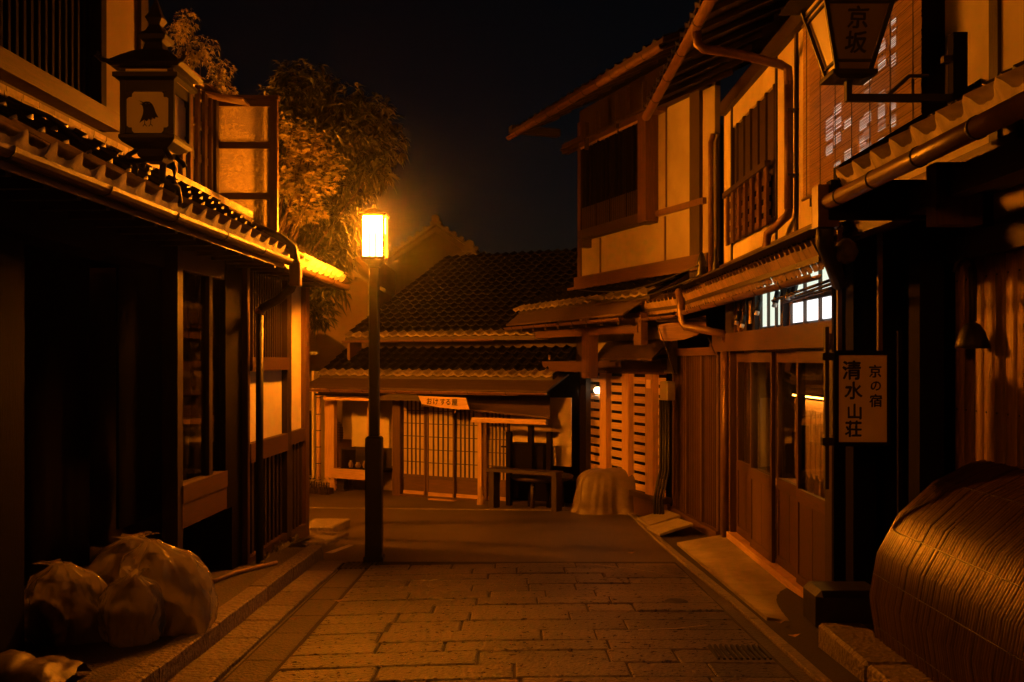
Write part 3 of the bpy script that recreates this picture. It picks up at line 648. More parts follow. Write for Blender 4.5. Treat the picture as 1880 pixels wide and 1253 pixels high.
# upper eave
EX, EZ = 1.67, 4.60
gutter(SH, WORLD, 6.2, 12.25, EX - .02, EZ, .055, 'copper', .9)
MB().prism(WORLD, 4.0, 12.2, [(EX, EZ + .06), (3.4, 5.45), (3.4, 5.51), (EX, EZ + .12)]).build('upper_roof_deck', M['dark'], SH)
fS = Fr(0, 0, 0, 1, -1, 0)
tile_roof(SH, fS, 6.2, 12.25, -EX + .03, EZ + .11, -3.4, 5.53, w=.26, exp=.24, lip=.05, rows_single=1, deck=False)
for i in range(14):
    y = 5.9 + i * .46; MB().prism(WORLD, y, y + .06, [(EX + .04, EZ + .02), (UX, EZ + .42), (UX, EZ + .49), (EX + .04, EZ + .07)]).build('rafter', M['darkh'], SH)
rbox('eave_beam', 'darkh', 4.0, 12.3, UX - .07, UX + .02, 4.62, 4.78)
# lower roof of flat-fronted tiles
tile_roof(SH, fS, 6.55, 11.9, -2.0, 2.33, -2.60, 2.68, w=.13, exp=.235, lip=.175, amp=.035, style='flat', lipmat='fascia', rows_single=2)
fS2 = Fr(2.0, 11.92, -.25, 1, -1, -.25)
tile_roof(SH, fS2, 0, 1.25, 0, 2.31, -.62, 2.66, w=.13, exp=.235, lip=.165, amp=.035, style='flat', lipmat='fascia', rows_single=2)
gutter(SH, WORLD, 6.5, 11.85, 1.985, 2.165, .042, 'copper', .8); gutter(SH, fS2, 0.05, 1.25, .015, 2.15, .04, 'copper', .6)
rbox('soffit', 'darkh', 6.6, 11.9, 2.05, 2.62, 2.50, 2.52)
# small roof ornaments
MB().lathe((2.18, 11.45, 2.48), [(.06, 0), (.075, .08), (.05, .18), (.06, .24), (.03, .34), (.005, .38)], 10).build('ridge_ornament', M['tile'], SH)
MB().lathe((2.2, 10.75, 2.5), [(.035, 0), (.04, .1), (.015, .28), (.002, .33)], 8).build('ridge_ornament', M['tile'], SH)
# lattice screen between the shop and the corner house
fX = Fr(2.44, 11.72, -.11, 1, -1, -.11)
LS = thing('lattice_screen', fX.p(1.0, 0, G(12.7)), 'tall brown lattice door panel between the shop and the louvred window', 'lattice panel')
def xb(name, mt, s0, s1, o0, o1, z0, z1): return MB().box(fX, s0, s1, o0, o1, z0, z1).build(name, M[mt], LS)
zf = -.42
xb('backing', 'dark', .0, 2.05, -.09, -.07, zf, 1.66)
for i in range(3): xb('frame_stile', 'wood', i * .67 + .03, i * .67 + .10, -.04, .0, zf, 1.66)
xb('frame_stile', 'wood', 2.0, 2.07, -.04, .0, zf, 1.66); xb('head_rail', 'woodh', .03, 2.07, -.05, .015, 1.66, 1.76); xb('sill_rail', 'woodh', .03, 2.07, -.04, .03, zf - .12, zf)
for i in range(26):
    s = .12 + i * .0735; xb('lattice_bar', 'wood', s, s + .028, -.055, -.03, zf, 1.66)
for i in range(9): xb('lattice_rail', 'woodh', .10, 2.0, -.066, -.056, zf + .12 + i * .23, zf + .15 + i * .23)
# concrete apron, plates
m = MB(); ya, yb_ = 7.35, 11.35
NS = 24
for k in range(NS + 1):
    y = ya + (yb_ - ya) * k / NS; m.v += [Vector((1.88, y, G(y) - .06)), Vector((1.88, y, G(y) + .035)), Vector((2.14, y, (G(y) + .035) * .5 + (FZ - .015) * .5)), Vector((2.40, y, FZ - .015))]
for k in range(NS):
    for j in range(3): m.f.append((4 * k + j, 4 * k + j + 1, 4 * k + 5 + j, 4 * k + 4 + j)); m.sm.append(j > 0)
m.f += [(0, 1, 2, 3), (4 * NS, 4 * NS + 1, 4 * NS + 2, 4 * NS + 3)]; m.sm += [False, False]
tag(m.build('apron_slab', M['concrete']), kind='structure')
for i, (y0, y1) in enumerate(((12.0, 12.7), (12.9, 13.7))):
    m = MB().hexa([(1.78, y0, G(y0) + .02), (2.2, y0 + .1, G(y0) + .13), (2.12, y1, G(y1) + .13), (1.72, y1, G(y1) + .02)], [(1.78, y0, G(y0) + .05), (2.2, y0 + .1, G(y0) + .16), (2.12, y1, G(y1) + .16), (1.72, y1, G(y1) + .05)])
    tag(m.build('ramp_plate', M['concrete'], None, origin=(1.95, y0, G(y0))), ['tilted ramp plate at the foot of the brown lattice panel', 'tilted ramp plate below the electric meter pipes'][i], 'ramp plate')
rbox('stone_base', 'mortar', 11.2, 13.8, 2.05, 2.6, -.75, -.53)
# hanging wooden signboard under the eave
sb = thing('hanging_signboard', (1.95, 11.55, 1.6), 'blank pale wooden signboard with curved lower edge hanging under the shop eave', 'signboard')
sy = 11.6; poly = [(1208, 597), (1296, 580), (1297, 600), (1280, 616), (1255, 624), (1230, 627), (1214, 625)]
bm = bmesh.new(); f_ = bm.faces.new([bm.verts.new(Vector((XU(u, sy), sy, ZV(v, sy)))) for u, v in poly]); e_ = bmesh.ops.extrude_face_region(bm, geom=[f_])
bmesh.ops.translate(bm, verts=[q for q in e_['geom'] if isinstance(q, bmesh.types.BMVert)], vec=(0, .03, 0)); bmesh.ops.translate(bm, verts=bm.verts, vec=-rootloc(sb)); bmesh.ops.recalc_face_normals(bm, faces=bm.faces)
me = bpy.data.meshes.new('board'); bm.to_mesh(me); bm.free(); me.materials.append(M['board']); link(bpy.data.objects.new('board', me), sb)
MB().box(WORLD, sy - .02, sy + .05, XU(1206, sy), XU(1300, sy), ZV(590, sy) - .01, ZV(590, sy) + .02).build('hanger_bar', M['darkh'], sb)
for a, b in (((1207, 597), (1240, 690)), ((1290, 600), (1312, 650))): MB().tube([(XU(a[0], sy), sy - .03, ZV(a[1], sy)), (XU(b[0], sy), sy - .03, ZV(b[1], sy))], .006, 6).build('cord', M['rope'], sb)
# copper downpipe beside it
cd = thing('copper_downpipe', (2.2, 11.7, 1.5), 'bent copper downpipe running from the shop gutter to the doorpost', 'downpipe')
MB().tube([(1.99, 11.9, 2.42), (1.97, 11.75, 2.40), (1.96, 11.6, 2.32), (1.96, 11.55, 2.2), (1.97, 11.55, 2.05), (2.0, 11.5, 1.99), (2.2, 11.3, 1.94), (2.38, 11.2, 1.90), (2.40, 11.2, 1.84)], .045, 10).build('elbow', M['copper'], cd)
MB().tube([(2.40, 11.2, 1.86), (2.40, 11.2, -.4)], .04, 10).build('pipe', M['copper'], cd)
cd2 = thing('copper_downpipe', (2.5, 9.6, 3.5), 'copper downpipe descending the upper plaster wall of the shop', 'downpipe')
py = RY(1446, 2.55)
MB().tube([(1.66, 8.95, EZ - .04), (1.67, 8.95, EZ - .16), (1.72, 8.95, EZ - .20), (2.0, 9.0, EZ - .22), (2.48, py, EZ - .26), (2.55, py, EZ - .30), (2.56, py, EZ - .45)], .042, 10).build('elbow', M['copper'], cd2)
MB().tube([(2.56, py, EZ - .42), (2.56, py, 3.0)], .042, 10).build('pipe', M['copper'], cd2)
MB().tube([(2.56, py, 3.02), (2.55, py, 2.94), (2.50, py + .22, 2.87), (2.46, py + .36, 2.82), (2.44, py + .36, 2.66), (2.42, py + .36, 2.55)], .042, 10).build('foot', M['copper'], cd2)
for z in (3.9, 3.3): MB().box(WORLD, py - .05, py + .05, 2.54, 2.64, z, z + .02).build('clip', M['iron'], cd2)
# spot lamps hanging in front of the transom
for i, (y, z, lb) in enumerate(((10.2, 2.10, 'small black spotlight hanging before the boarded transom'), (9.95, 2.06, 'small black spotlight hanging beside the yellow plate'), (9.35, 2.16, 'small black spotlight hanging before the tall lit transom panes'), (8.72, 2.20, 'small black spotlight hanging beside the transom post'), (8.30, 2.24, 'small black spotlight hanging before the split lit transom'), (8.16, 2.25, 'small black spotlight over the pole rack before the split transom'))):
    t = thing('spotlight', (WX - .12, y, z), lb, 'spotlight', 'spotlights hanging under the shop eave')
    MB().tube([(WX - .12, y, z), (WX - .15, y - .02, z - .10)], .026, 10).build('housing', M['iron'], t); MB().tube([(WX - .15, y - .02, z - .10), (WX - .16, y - .022, z - .135)], .022, 10).build('lens', M['panel'], t)
    MB().tube([(WX - .12, y, z), (WX - .10, y + .03, z + .18)], .006, 6).build('stem', M['iron'], t)
# rack of poles under the eave
pr = thing('pole_rack', (WX - .2, 8.0, 2.1), 'bundle of dark poles slung across the lit transom windows', 'pole bundle')
for i in range(3):
    y0, y1 = random.uniform(6.9, 7.2), random.uniform(8.5, 8.9); MB().tube([(WX - .12 - .03 * (i % 3), y0, 2.13 + .022 * i), (WX - .10 - .03 * (i % 3), y1, 2.10 + .012 * i)], .012, 6).build('pole', M['dark'], pr)
# things inside the shop
dt = thing('standin_display_table', (2.95, 8.6, FZ), 'added pale display table standing in for reflections behind the shop glass', 'table')  # added behind the glass in place of street reflections
MB().box(WORLD, 8.5, 10.3, 2.60, 3.0, .30, .38).build('tabletop', M['paleh'], dt)
for y in (8.55, 10.2):
    for x in (2.63, 2.93): MB().box(WORLD, y, y + .05, x, x + .05, FZ, .30).build('leg', M['pale'], dt)
MB().box(WORLD, 8.9, 10.5, 2.98, 3.02, .38, 1.2).build('back_panel', M['paleh'], dt)
for i in range(9): MB().box(WORLD, 8.95 + i * .16, 9.04 + i * .16, 2.965, 2.98, .45, 1.1).build('back_slat', M['pale'], dt)
MB().box(WORLD, 8.5, 10.3, 2.585, 2.60, .20, .38).build('apron', M['paleh'], dt)
sl_ = thing('added_strip_lamp', (2.93, 9.6, 1.24), 'added slim glowing strip lamp over the display table inside the shop', 'lamp')  # added to brighten the door panes from inside
MB().box(WORLD, 8.9, 10.3, 2.90, 2.93, 1.235, 1.25).build('tube', M['strip'], sl_); MB().box(WORLD, 8.88, 10.32, 2.89, 2.95, 1.252, 1.275).build('housing', M['woodh'], sl_)
shf = thing('wall_shelf', (3.3, 10.4, .2), 'tall pale shelf unit standing deep inside the shop', 'shelf')
for z in (.1, .5, .9, 1.3): MB().box(WORLD, 9.8, 11.2, 3.3, 3.6, z, z + .03).build('shelf_board', M['paleh'], shf)
for y in (9.8, 11.16): MB().box(WORLD, y, y + .04, 3.3, 3.6, FZ, 1.33).build('upright', M['pale'], shf)
for i in range(5):
    y = 8.65 + i * .17; o = MB().lathe((2.75, y, .38), [(.02, 0), (.035, .05), (.03, .12), (.012, .16), (.014, .18)], 10).build('ceramic_bottle', M['pot'], None, origin=(2.75, y, .38))
    tag(o, '%s small ceramic bottle from the doorpost on the display table inside the shop' % ('first', 'second', 'third', 'fourth', 'fifth')[i], 'bottle', 'bottles on the display table')

# ================================================================== SUDARE BLIND with lit window behind
BX = 2.47; by0, by1 = RY(1692, BX), RY(1474, BX)
BD = thing('reed_blind', (BX, 7.6, 2.95), 'large reed blind hanging before a lit window on the upper wall', 'blind')
m = MB(); z = 2.97; k = 0
while z < 4.42:
    hh = random.uniform(.0062, .0085); sag = random.uniform(-.002, .002)
    m.box(WORLD, by0 + random.uniform(0, .01), by1 - random.uniform(0, .01), BX + sag, BX + .003 + sag, z, z + hh); z += hh + random.choice([.003, .0035, .0042, .005])
tag(m.build('reeds', M['reed'], BD), kind='stuff')
for i in range(7):
    y = by0 + .12 + i * (by1 - by0 - .24) / 6; MB().tube([(BX - .004, y, 2.96), (BX - .004, y, 4.43)], .003, 5).build('binding_cord', M['rope'], BD)
MB().tube([(BX, by0, 2.96), (BX, by1, 2.96)], .014, 8).build('bottom_pole', M['bamboo'], BD); MB().tube([(BX, by0, 4.43), (BX, by1, 4.43)], .014, 8).build('top_pole', M['bamboo'], BD)
lw = rbox('blind_window', 'black', 6.62, 8.75, UX - .025, UX - .004, 2.95, 4.25)
for u_, zz in ((1522, (3.30, 3.42, 3.52)), (1537, (3.02, 3.12, 3.34, 3.46, 3.58)), (1556, (3.05, 3.16, 3.40)), (1584, (3.0, 3.10, 3.20, 3.32)), (1592, (3.02, 3.12, 3.22, 3.34, 3.52, 3.64)), (1618, (3.0, 3.09, 3.22, 3.32, 3.42, 3.66, 3.78)), (1642, (3.20, 3.32, 3.62, 3.74, 3.86))):
    y0 = F * 2.61 / (u_ + 5 - CX); y1 = F * 2.61 / (u_ - 5 - CX)
    for z0 in zz: rbox('lit_pane', random.choice(['blind_light', 'blind_light', 'blind_dim']), y0 - random.uniform(0, .03), y1, UX - .034, UX - .026, z0, z0 + .075, lw)

# ================================================================== NEAR INN (right foreground)
IN = thing('timber_inn', (2.95, 5.2, G(5.2)), 'timber inn with a board wall, deep tiled eave and round gutter', 'inn')
def ibox(name, mt, y0, y1, x0, x1, z0, z1, c=0.0): return rbox(name, mt, y0, y1, x0, x1, z0, z1, IN, c)
NX = 2.95
for i in range(26):
    y = 6.55 - i * .135
    p0 = [(NX + .02, -.3), (NX - .0, -.3)]
    m = MB()                                            # half-log boards, slightly rounded
    n = 5; vs_ = []
    for z in (-.3, 2.24):
        for q in range(n + 1):
            a = math.pi * q / n; vs_.append(Vector((NX - .022 * math.sin(a), y - .066 + .062 * (1 - math.cos(a)) , z)))
    m.add(vs_, [(q, q + 1, n + 2 + q, n + 1 + q) for q in range(n)], True); m.build('wall_board', M['boardwall'], IN, recalc=False)
    for z in (.42, 1.28, 2.12): MB().tube([(NX - .026, y, z), (NX - .018, y, z)], .007, 6).build('nail_head', M['iron'], IN)
ibox('wall_core', 'void', 3.0, 6.62, NX + .01, NX + .1, -.4, 2.3)
ibox('wall_beam', 'darkh', 3.0, 6.55, NX - .10, NX + .02, 2.24, 2.40); ibox('wall_plaster', 'plaster', 3.0, 6.1, NX, NX + .06, 2.40, 3.0); ibox('wall_post', 'dark', 6.1, 6.35, NX - .06, NX + .06, 2.40, 3.0)
ibox('corner_post', 'black', 6.52, 6.70, NX - .28, NX - .12, -.4, 2.6); ibox('corner_post', 'black', 7.0, 7.16, 2.40, 2.56, -.4, 2.55)
for i in range(5): ibox('entrance_slat', 'black', 6.75 + i * .05, 6.78 + i * .05, 2.62 + i * .12, 2.65 + i * .12, -.4, 1.8)
ibox('entrance_back', 'void', 6.6, 7.4, 3.4, 3.46, -.5, 2.6); ibox('entrance_floor', 'mortar', 6.6, 7.45, 2.2, 3.4, -.5, -.30)
ibox('entrance_side', 'void', 7.30, 7.35, 2.36, 3.4, -.4, 2.6)
# eave
tile_roof(IN, fS, 3.0, 5.62, -1.86, 2.60, -2.64, 3.06, w=.255, exp=.235, lip=.125, amp=.05, lipmat='tilepale')
MB().tube([(1.80, 3.0, 2.50), (1.80, 5.66, 2.50)], .044, 14).build('gutter', M['copper'], IN)
for y in (3.3, 3.85, 4.4, 4.95, 5.45): MB().tube([(1.80, y - .01, 2.50), (1.80, y + .01, 2.50)], .048, 14).build('gutter_bracket', M['iron'], IN)
ibox('barge_board', 'black', 5.62, 5.70, 1.80, 2.64, 2.40, 2.62)
MB().prism(WORLD, 5.60, 5.70, [(1.84, 2.60), (2.66, 3.08), (2.66, 3.20), (1.84, 2.70)]).build('barge_board', M['black'], IN)
ibox('eave_beam', 'woodh', 5.15, 6.9, 2.24, 2.36, 2.42, 2.56); ibox('eave_bracket', 'wood', 5.12, 5.24, 2.18, 2.42, 2.30, 2.62)
ibox('soffit', 'darkh', 3.0, 6.55, 2.37, NX, 2.62, 2.64); ibox('soffit_tie', 'darkh', 3.0, 5.15, 2.24, 2.34, 2.44, 2.58)
ibox('rain_head', 'copper', 5.66, 5.78, 1.74, 1.86, 2.36, 2.60)
MB().tube([(1.80, 5.72, 2.38), (1.82, 5.8, 2.28), (1.95, 6.05, 2.18), (2.1, 6.4, 2.10)], .05, 10).build('rain_pipe', M['iron'], IN)
ob = MB().lathe((1.98, 5.9, 2.17), [(.01, 0), (.05, .02), (.075, .07), (.06, .12), (.02, .15)], 10).build('straw_ball', M['rope'], None, origin=(1.98, 5.9, 2.17)); tag(ob, 'small dried plant ball hanging at the end of the inn eave', 'ornament')
# plinth and dark stone block
for i in range(4):
    y1 = 6.58 - i * .9; o = rbox('plinth_stone', 'kerb', y1 - .89, y1, 2.02, 2.32, -.55, -.13, IN, .02)
ibox('plinth_fill', 'mortar', 3.0, 6.58, 2.30, 2.95, -.5, -.14)
bk = MB().box(WORLD, 6.62, 6.98, 2.03, 2.50, -.22, .06, .04).build('stone_block', M['iron'], None, origin=(2.25, 6.8, -.22)); tag(bk, 'low dark stone block between the bamboo fence and shop doors', 'stone block')
# bamboo guard fence
BF = thing('bamboo_fence', (2.4, 5.0, -.13), 'curved bamboo guard fence leaning against the inn wall', 'bamboo fence')
prof = [(2.275, -.125), (2.238, .14), (2.285, .40), (2.42, .645), (2.635, .84), (2.86, .955), (2.945, .975)]
def strip(w_):
    m = MB(); vs_ = []
    for i, (x, z) in enumerate(prof):
        a = Vector((prof[min(i + 1, 6)][0] - prof[max(i - 1, 0)][0], 0, prof[min(i + 1, 6)][1] - prof[max(i - 1, 0)][1])).normalized(); nn = Vector((-a.z, 0, a.x)) * .010
        vs_ += [Vector((x, 0, z)), Vector((x, w_ * .5, z)) + nn, Vector((x, w_, z))]
    m.add(vs_, [(3 * i + j, 3 * i + j + 1, 3 * i + 4 + j, 3 * i + 3 + j) for i in range(6) for j in range(2)], True); me = m.mesh('bamboo_strip', recalc=False); me.materials.append(M['bamboo']); return me
sm = [strip(.0225), strip(.021), strip(.0235)]
y = 3.2
while y < 6.2:
    i = random.randrange(3); piece('bamboo_strip', sm[i], BF, Matrix.Translation((random.uniform(-.004, .002), y, random.uniform(-.004, .004)))); y += (.0225, .021, .0235)[i] + random.choice([.003, .004, .007])
for q, e in ((1, .5), (2, .6), (4, .1), (0, .3)):
    a, b = prof[q], prof[q + 1]; x = a[0] + (b[0] - a[0]) * e; z = a[1] + (b[1] - a[1]) * e
    MB().tube([(x - .008, 3.2, z + .002), (x - .008, 6.2, z + .002)], .0035, 5).build('binding_wire', M['iron'], BF)
# gooseneck wall lamp (unlit)
gl_ = thing('gooseneck_lamp', (2.86, 6.25, 1.75), 'unlit dark gooseneck lamp with bell shade before the board wall', 'wall lamp')
gy = 6.1; gx = XU(1790, gy); q = lambda u, v: Vector((XU(u, gy), gy, ZV(v, gy)))
MB().tube([q(1752, 500), q(1755, 484), q(1767, 474), q(1782, 478), q(1790, 495), q(1790, 590)], .012, 8).build('arm', M['iron'], gl_)
MB().tube([q(1784, 490), q(1786, 596)], .02, 8).build('stem', M['iron'], gl_)
MB().lathe(q(1785, 640), [(.10, 0), (.095, .03), (.075, .10), (.045, .145), (.02, .16)], 16).build('shade', M['iron'], gl_)
MB().lathe(q(1772, 634), [(.02, 0), (.03, .03), (.022, .07)], 10).build('bulb', M['panel'], gl_)
# inn lantern
ly2 = 5.2; lx2 = XU(1557, ly2); z2 = lambda v: ZV(v, ly2)
IL = thing('sign_lantern', (lx2, ly2, z2(190)), 'tapered black lantern with two brush characters on a bracket above the inn eave', 'lantern')
hb, ht = .085, .185
def taper(z): return hb + (ht - hb) * (z - z2(140)) / (z2(0) - z2(140))
m = MB().sqlathe((lx2, ly2, 0), [(.06, z2(150)), (hb + .03, z2(146)), (hb + .03, z2(138))]).build('lantern_floor', M['iron'], IL)
for sx in (-1, 1):
    for sy in (-1, 1): MB().tube([(lx2 + sx * hb, ly2 + sy * hb, z2(140)), (lx2 + sx * ht, ly2 + sy * ht, z2(0))], .013, 4, False).build('corner_bar', M['iron'], IL)
for k in range(4):
    a = k * math.pi / 2; fk = Fr(lx2, ly2, math.cos(a), math.sin(a), math.sin(a), -math.cos(a))
    m = MB(); z0, z1 = z2(138), z2(2)
    m.add([fk.p(-taper(z0) + .01, taper(z0) - .012, z0), fk.p(taper(z0) - .01, taper(z0) - .012, z0), fk.p(taper(z1) - .01, taper(z1) - .012, z1), fk.p(-taper(z1) + .01, taper(z1) - .012, z1)], [(0, 1, 2, 3)]); m.build('panel', M['panel_shaded' if k == 0 else 'panel'], IL, recalc=False)
    for v in (121, 24, 13):
        zz = z2(v); MB().box(fk, -taper(zz), taper(zz), taper(zz) - .012, taper(zz) + .002, zz - .006, zz + .006).build('glazing_bar', M['iron'], IL)
MB().sqlathe((lx2, ly2, 0), [(ht + .02, z2(2)), (ht + .10, z2(-6)), (ht + .09, z2(-14)), (.05, z2(-60)), (.02, z2(-80))]).build('cap', M['iron'], IL)
tl = Vector((0, -(ht - hb), z2(0) - z2(140))).normalized()
for ch, v in (('京', 52), ('坂', 93)): letter(ch, .115, IL, (lx2 + .004, ly2 - taper(z2(v)) + .008, z2(v)), (1, 0, 0), tl, .02)
ax = XU(1757, ly2)
MB().box(WORLD, ly2 - .02, ly2 + .02, lx2 - .014, lx2 + .014, z2(186), z2(148)).build('stem', M['iron'], IL)
MB().box(WORLD, ly2 - .018, ly2 + .018, lx2 - .013, ax, z2(187), z2(174)).build('arm', M['iron'], IL)
MB().tube([(lx2 + .20, ly2, z2(178)), (ax - .25, ly2, z2(140)), (ax - .15, ly2, z2(140))], .011, 5).build('brace', M['iron'], IL); MB().tube([(XU(1676, ly2), ly2, z2(178)), (XU(1676, ly2), ly2, z2(146))], .008, 5).build('brace', M['iron'], IL)
MB().box(WORLD, ly2 - .035, ly2 + .035, XU(1745, ly2), XU(1771, ly2), z2(215), z2(63)).build('post', M['black'], IL); MB().box(WORLD, ly2 - .02, ly2 + .02, XU(1730, ly2), XU(1760, ly2), z2(116), z2(104)).build('clamp', M['iron'], IL)
# box sign
sy2 = 6.45; SQ = lambda u, v, d=0: Vector((XU(u, sy2), sy2 - d, ZV(v, sy2)))
BS = thing('box_sign', SQ(1581, 818), 'hanging cream box sign with black brush characters in a dark frame', 'sign')
x0, x1, zt_, zb_ = XU(1534, sy2), XU(1630, sy2), ZV(648, sy2), ZV(816, sy2)
MB().box(WORLD, sy2, sy2 + .13, x0 - .005, x1 + .005, zb_ - .005, zt_ + .005).build('case', M['dark'], BS)
MB().box(WORLD, sy2 - .010, sy2 - .002, x0 + .015, x1 - .01, zb_ + .012, zt_ - .015).build('face', M['signface'], BS)
for a, b, c, d in ((x0 - .012, x0 + .014, zb_ - .01, zt_ + .01), (x1 - .010, x1 + .012, zb_ - .01, zt_ + .01)): MB().box(WORLD, sy2 - .022, sy2 - .003, a, b, c, d).build('frame_bar', M['black'], BS)
for a, b in ((zb_ - .012, zb_ + .014), (zt_ - .014, zt_ + .014)): MB().box(WORLD, sy2 - .024, sy2 - .004, x0 - .013, x1 + .013, a, b).build('frame_bar', M['black'], BS)
for u0, v in ((1520, 655), (1520, 812)): MB().box(WORLD, sy2 + .02, sy2 + .06, XU(u0 - 8, sy2), x0 - .006, ZV(v + 7, sy2), ZV(v - 7, sy2)).build('bracket', M['iron'], BS)
MB().box(WORLD, sy2 + .03, sy2 + .07, XU(1518, sy2), XU(1525, sy2), ZV(900, sy2), ZV(600, sy2)).build('mounting_post', M['dark'], BS)
for u0 in (1545, 1620): MB().box(WORLD, sy2 + .03, sy2 + .06, XU(u0 - 4, sy2), XU(u0 + 4, sy2), zt_, 2.45).build('hanger', M['wood'], BS)
for ch, u, v, s in (('清', 1563, 683, 30), ('水', 1566, 720, 28), ('山', 1568, 758, 25), ('荘', 1566, 790, 26), ('京', 1606, 684, 20), ('の', 1607, 710, 18), ('宿', 1607, 738, 20)):
    letter(ch, s / F * sy2 * 1.22, BS, SQ(u, v, .0115), (1, 0, 0), (0, 0, 1), .026)

# ================================================================== CORNER HOUSE (angled, right of the bend)
fC = Fr(2.45, 12.83, -.353, .936, -.936, -.353)
CH = thing('corner_house', fC.p(2, 0, -.7), 'two-storey plaster and timber house with louvred shutters at the bend', 'house')
def C(u, o=0): return fC.s_at(u, o)
def cbox(name, mt, s0, s1, o0, o1, z0, z1, par=None, c=0.0): return MB().box(fC, s0, s1, o0, o1, z0, z1, c).build(name, M[mt], par or CH)
send = C(1064); CB, CT = 2.86, 5.10
def cz(v, u, o=0): return fC.z_at(v, C(u, o), o)
# upper wall: plaster split by timbers
zs = cz(395, 1185) ; zs_top = cz(236, 1185)
cbox('upper_wall', 'white', -.3, C(1182), -.08, 0, CB, CT - .03)
cbox('eave_shade_boarding', 'darkh', -.3, C(1182), -.08, -.01, CT - .03, CT + .6)
cbox('upper_wall', 'white', C(1182), send, -.08, -.002, CB, zs - .02)
cbox('eave_shade_boarding', 'darkh', C(1182), send, -.08, -.002, zs_top + .12, CT + .6)  # dark boards put in for the dimness under the eave
cbox('upper_end_wall', 'dark', send, send + .06, -4, -.09, 2.0, CT + .6)
cbox('corner_post', 'dark', C(1290), C(1272), -.06, .05, 2.5, CT + .1); cbox('corner_post', 'wood', send - .09, send + .02, -.06, .03, 2.5, CT + .4)
cbox('jamb_post', 'wood', C(1197, .10), C(1182, .10), 0, .20, zs - .14, zs_top + .16); cbox('jamb_foot', 'dark', C(1202, .05), C(1186, .05), 0, .16, zs - .16, zs - .03)
cbox('wall_batten', 'wood', C(1224) - .012, C(1224) + .012, .0, .018, zs + .02, CT); cbox('wall_batten', 'wood', C(1222) - .014, C(1222) + .014, .0, .018, CB, zs - .1); cbox('wall_batten', 'wood', C(1103) - .014, C(1103) + .014, .0, .018, CB, zs - .16)
cbox('waist_rail', 'wood', C(1297), C(1198), .0, .055, zs - .08, zs + .0); cbox('foot_beam', 'woodh', -.25, send + .03, -.05, .09, CB - .06, CB + .10)
cbox('foot_moulding', 'woodh', -.25, send + .12, .09, .17, CB - .11, CB - .07)
sw0, sw1 = C(1181, .1), C(1070, .1)
cbox('window_recess', 'void', sw0, sw1, .0, .02, zs, zs_top + .1); cbox('window_sill', 'dark', sw0, sw1 + .05, .0, .17, zs - .14, zs); cbox('window_head', 'woodh', sw0 - .5, sw1 + .05, .0, .15, zs_top + .10, zs_top + .22)
cbox('sill_bracket', 'dark', sw1 - .12, sw1 + .02, 0, .15, zs - .28, zs - .14)
for i in range(3): cbox('head_strip', 'paleh', sw0 + .05 + i * (sw1 - sw0) / 3, sw0 + (i + 1) * (sw1 - sw0) / 3 - .05, .145, .165, zs_top + .055, zs_top + .085)
for i in range(5): cbox('window_mullion', 'black', sw0 + i * (sw1 - sw0) / 4 - .025, sw0 + i * (sw1 - sw0) / 4 + .025, .03, .12, zs, zs_top + .1)
n = 30
for i in range(n):
    s = sw0 + (i + .5) * (sw1 - sw0) / n; cbox('window_bar', 'dark', s - .012, s + .012, .10, .125, zs, zs + .36)
for i in range(14):
    s = sw0 + (i + .5) * (sw1 - sw0) / 14; cbox('window_bar', 'black', s - .02, s + .02, .06, .085, zs + .36, zs_top + .1)
# bracing under the eave
cbox('eave_beam', 'darkh', -.2, send + .5, -.02, .10, CT - .02, CT + .14)
for u0, v0, v1 in ((1075, 225, 275), (1095, 205, 245), (1130, 175, 235), (1150, 160, 215), (1180, 150, 200)):
    s = C(u0, .35); cbox('eave_stay', 'dark', s - .02, s + .02, .30, .36, fC.z_at(v1, s, .35), fC.z_at(v0, s, .35))
cbox('eave_tie', 'darkh', C(1185, .33), send, .31, .35, 5.02, 5.05)
EC, EZC = .855, 5.40
gutter(CH, fC, -.55, 4.75, EC + .03, EZC, .055, 'copper', .45)
MB().prism(fC, -.5, 4.72, [(EC, EZC + .05), (-1.6, EZC + 1.15), (-1.6, EZC + 1.22), (EC, EZC + .11)]).build('upper_roof_deck', M['dark'], CH)
tile_roof(CH, fC, -.5, 4.75, EC - .02, EZC + .10, -1.6, EZC + 1.25, w=.26, exp=.24, rows_single=1, deck=False)
for i in range(11):
    s = -.3 + i * .49; MB().prism(fC, s, s + .06, [(EC - .04, EZC + .0), (0, EZC + .36), (0, EZC + .42), (EC - .04, EZC + .06)]).build('rafter', M['darkh'], CH)
cbox('gable_end_tile', 'tile', 4.68, 4.84, EC - .9, EC, EZC + .08, EZC + .2)
# pipes in the gap
for u0, r_, mt in ((1305, .035, 'copper'), (1313, .03, 'plastic')):
    y_ = 12.55; MB().tube([(XU(u0, y_), y_, 2.6), (XU(u0, y_), y_, 4.35), (XU(u0 + 4, y_), y_, 4.45)], r_, 8).build('wall_pipe', M[mt], CH)
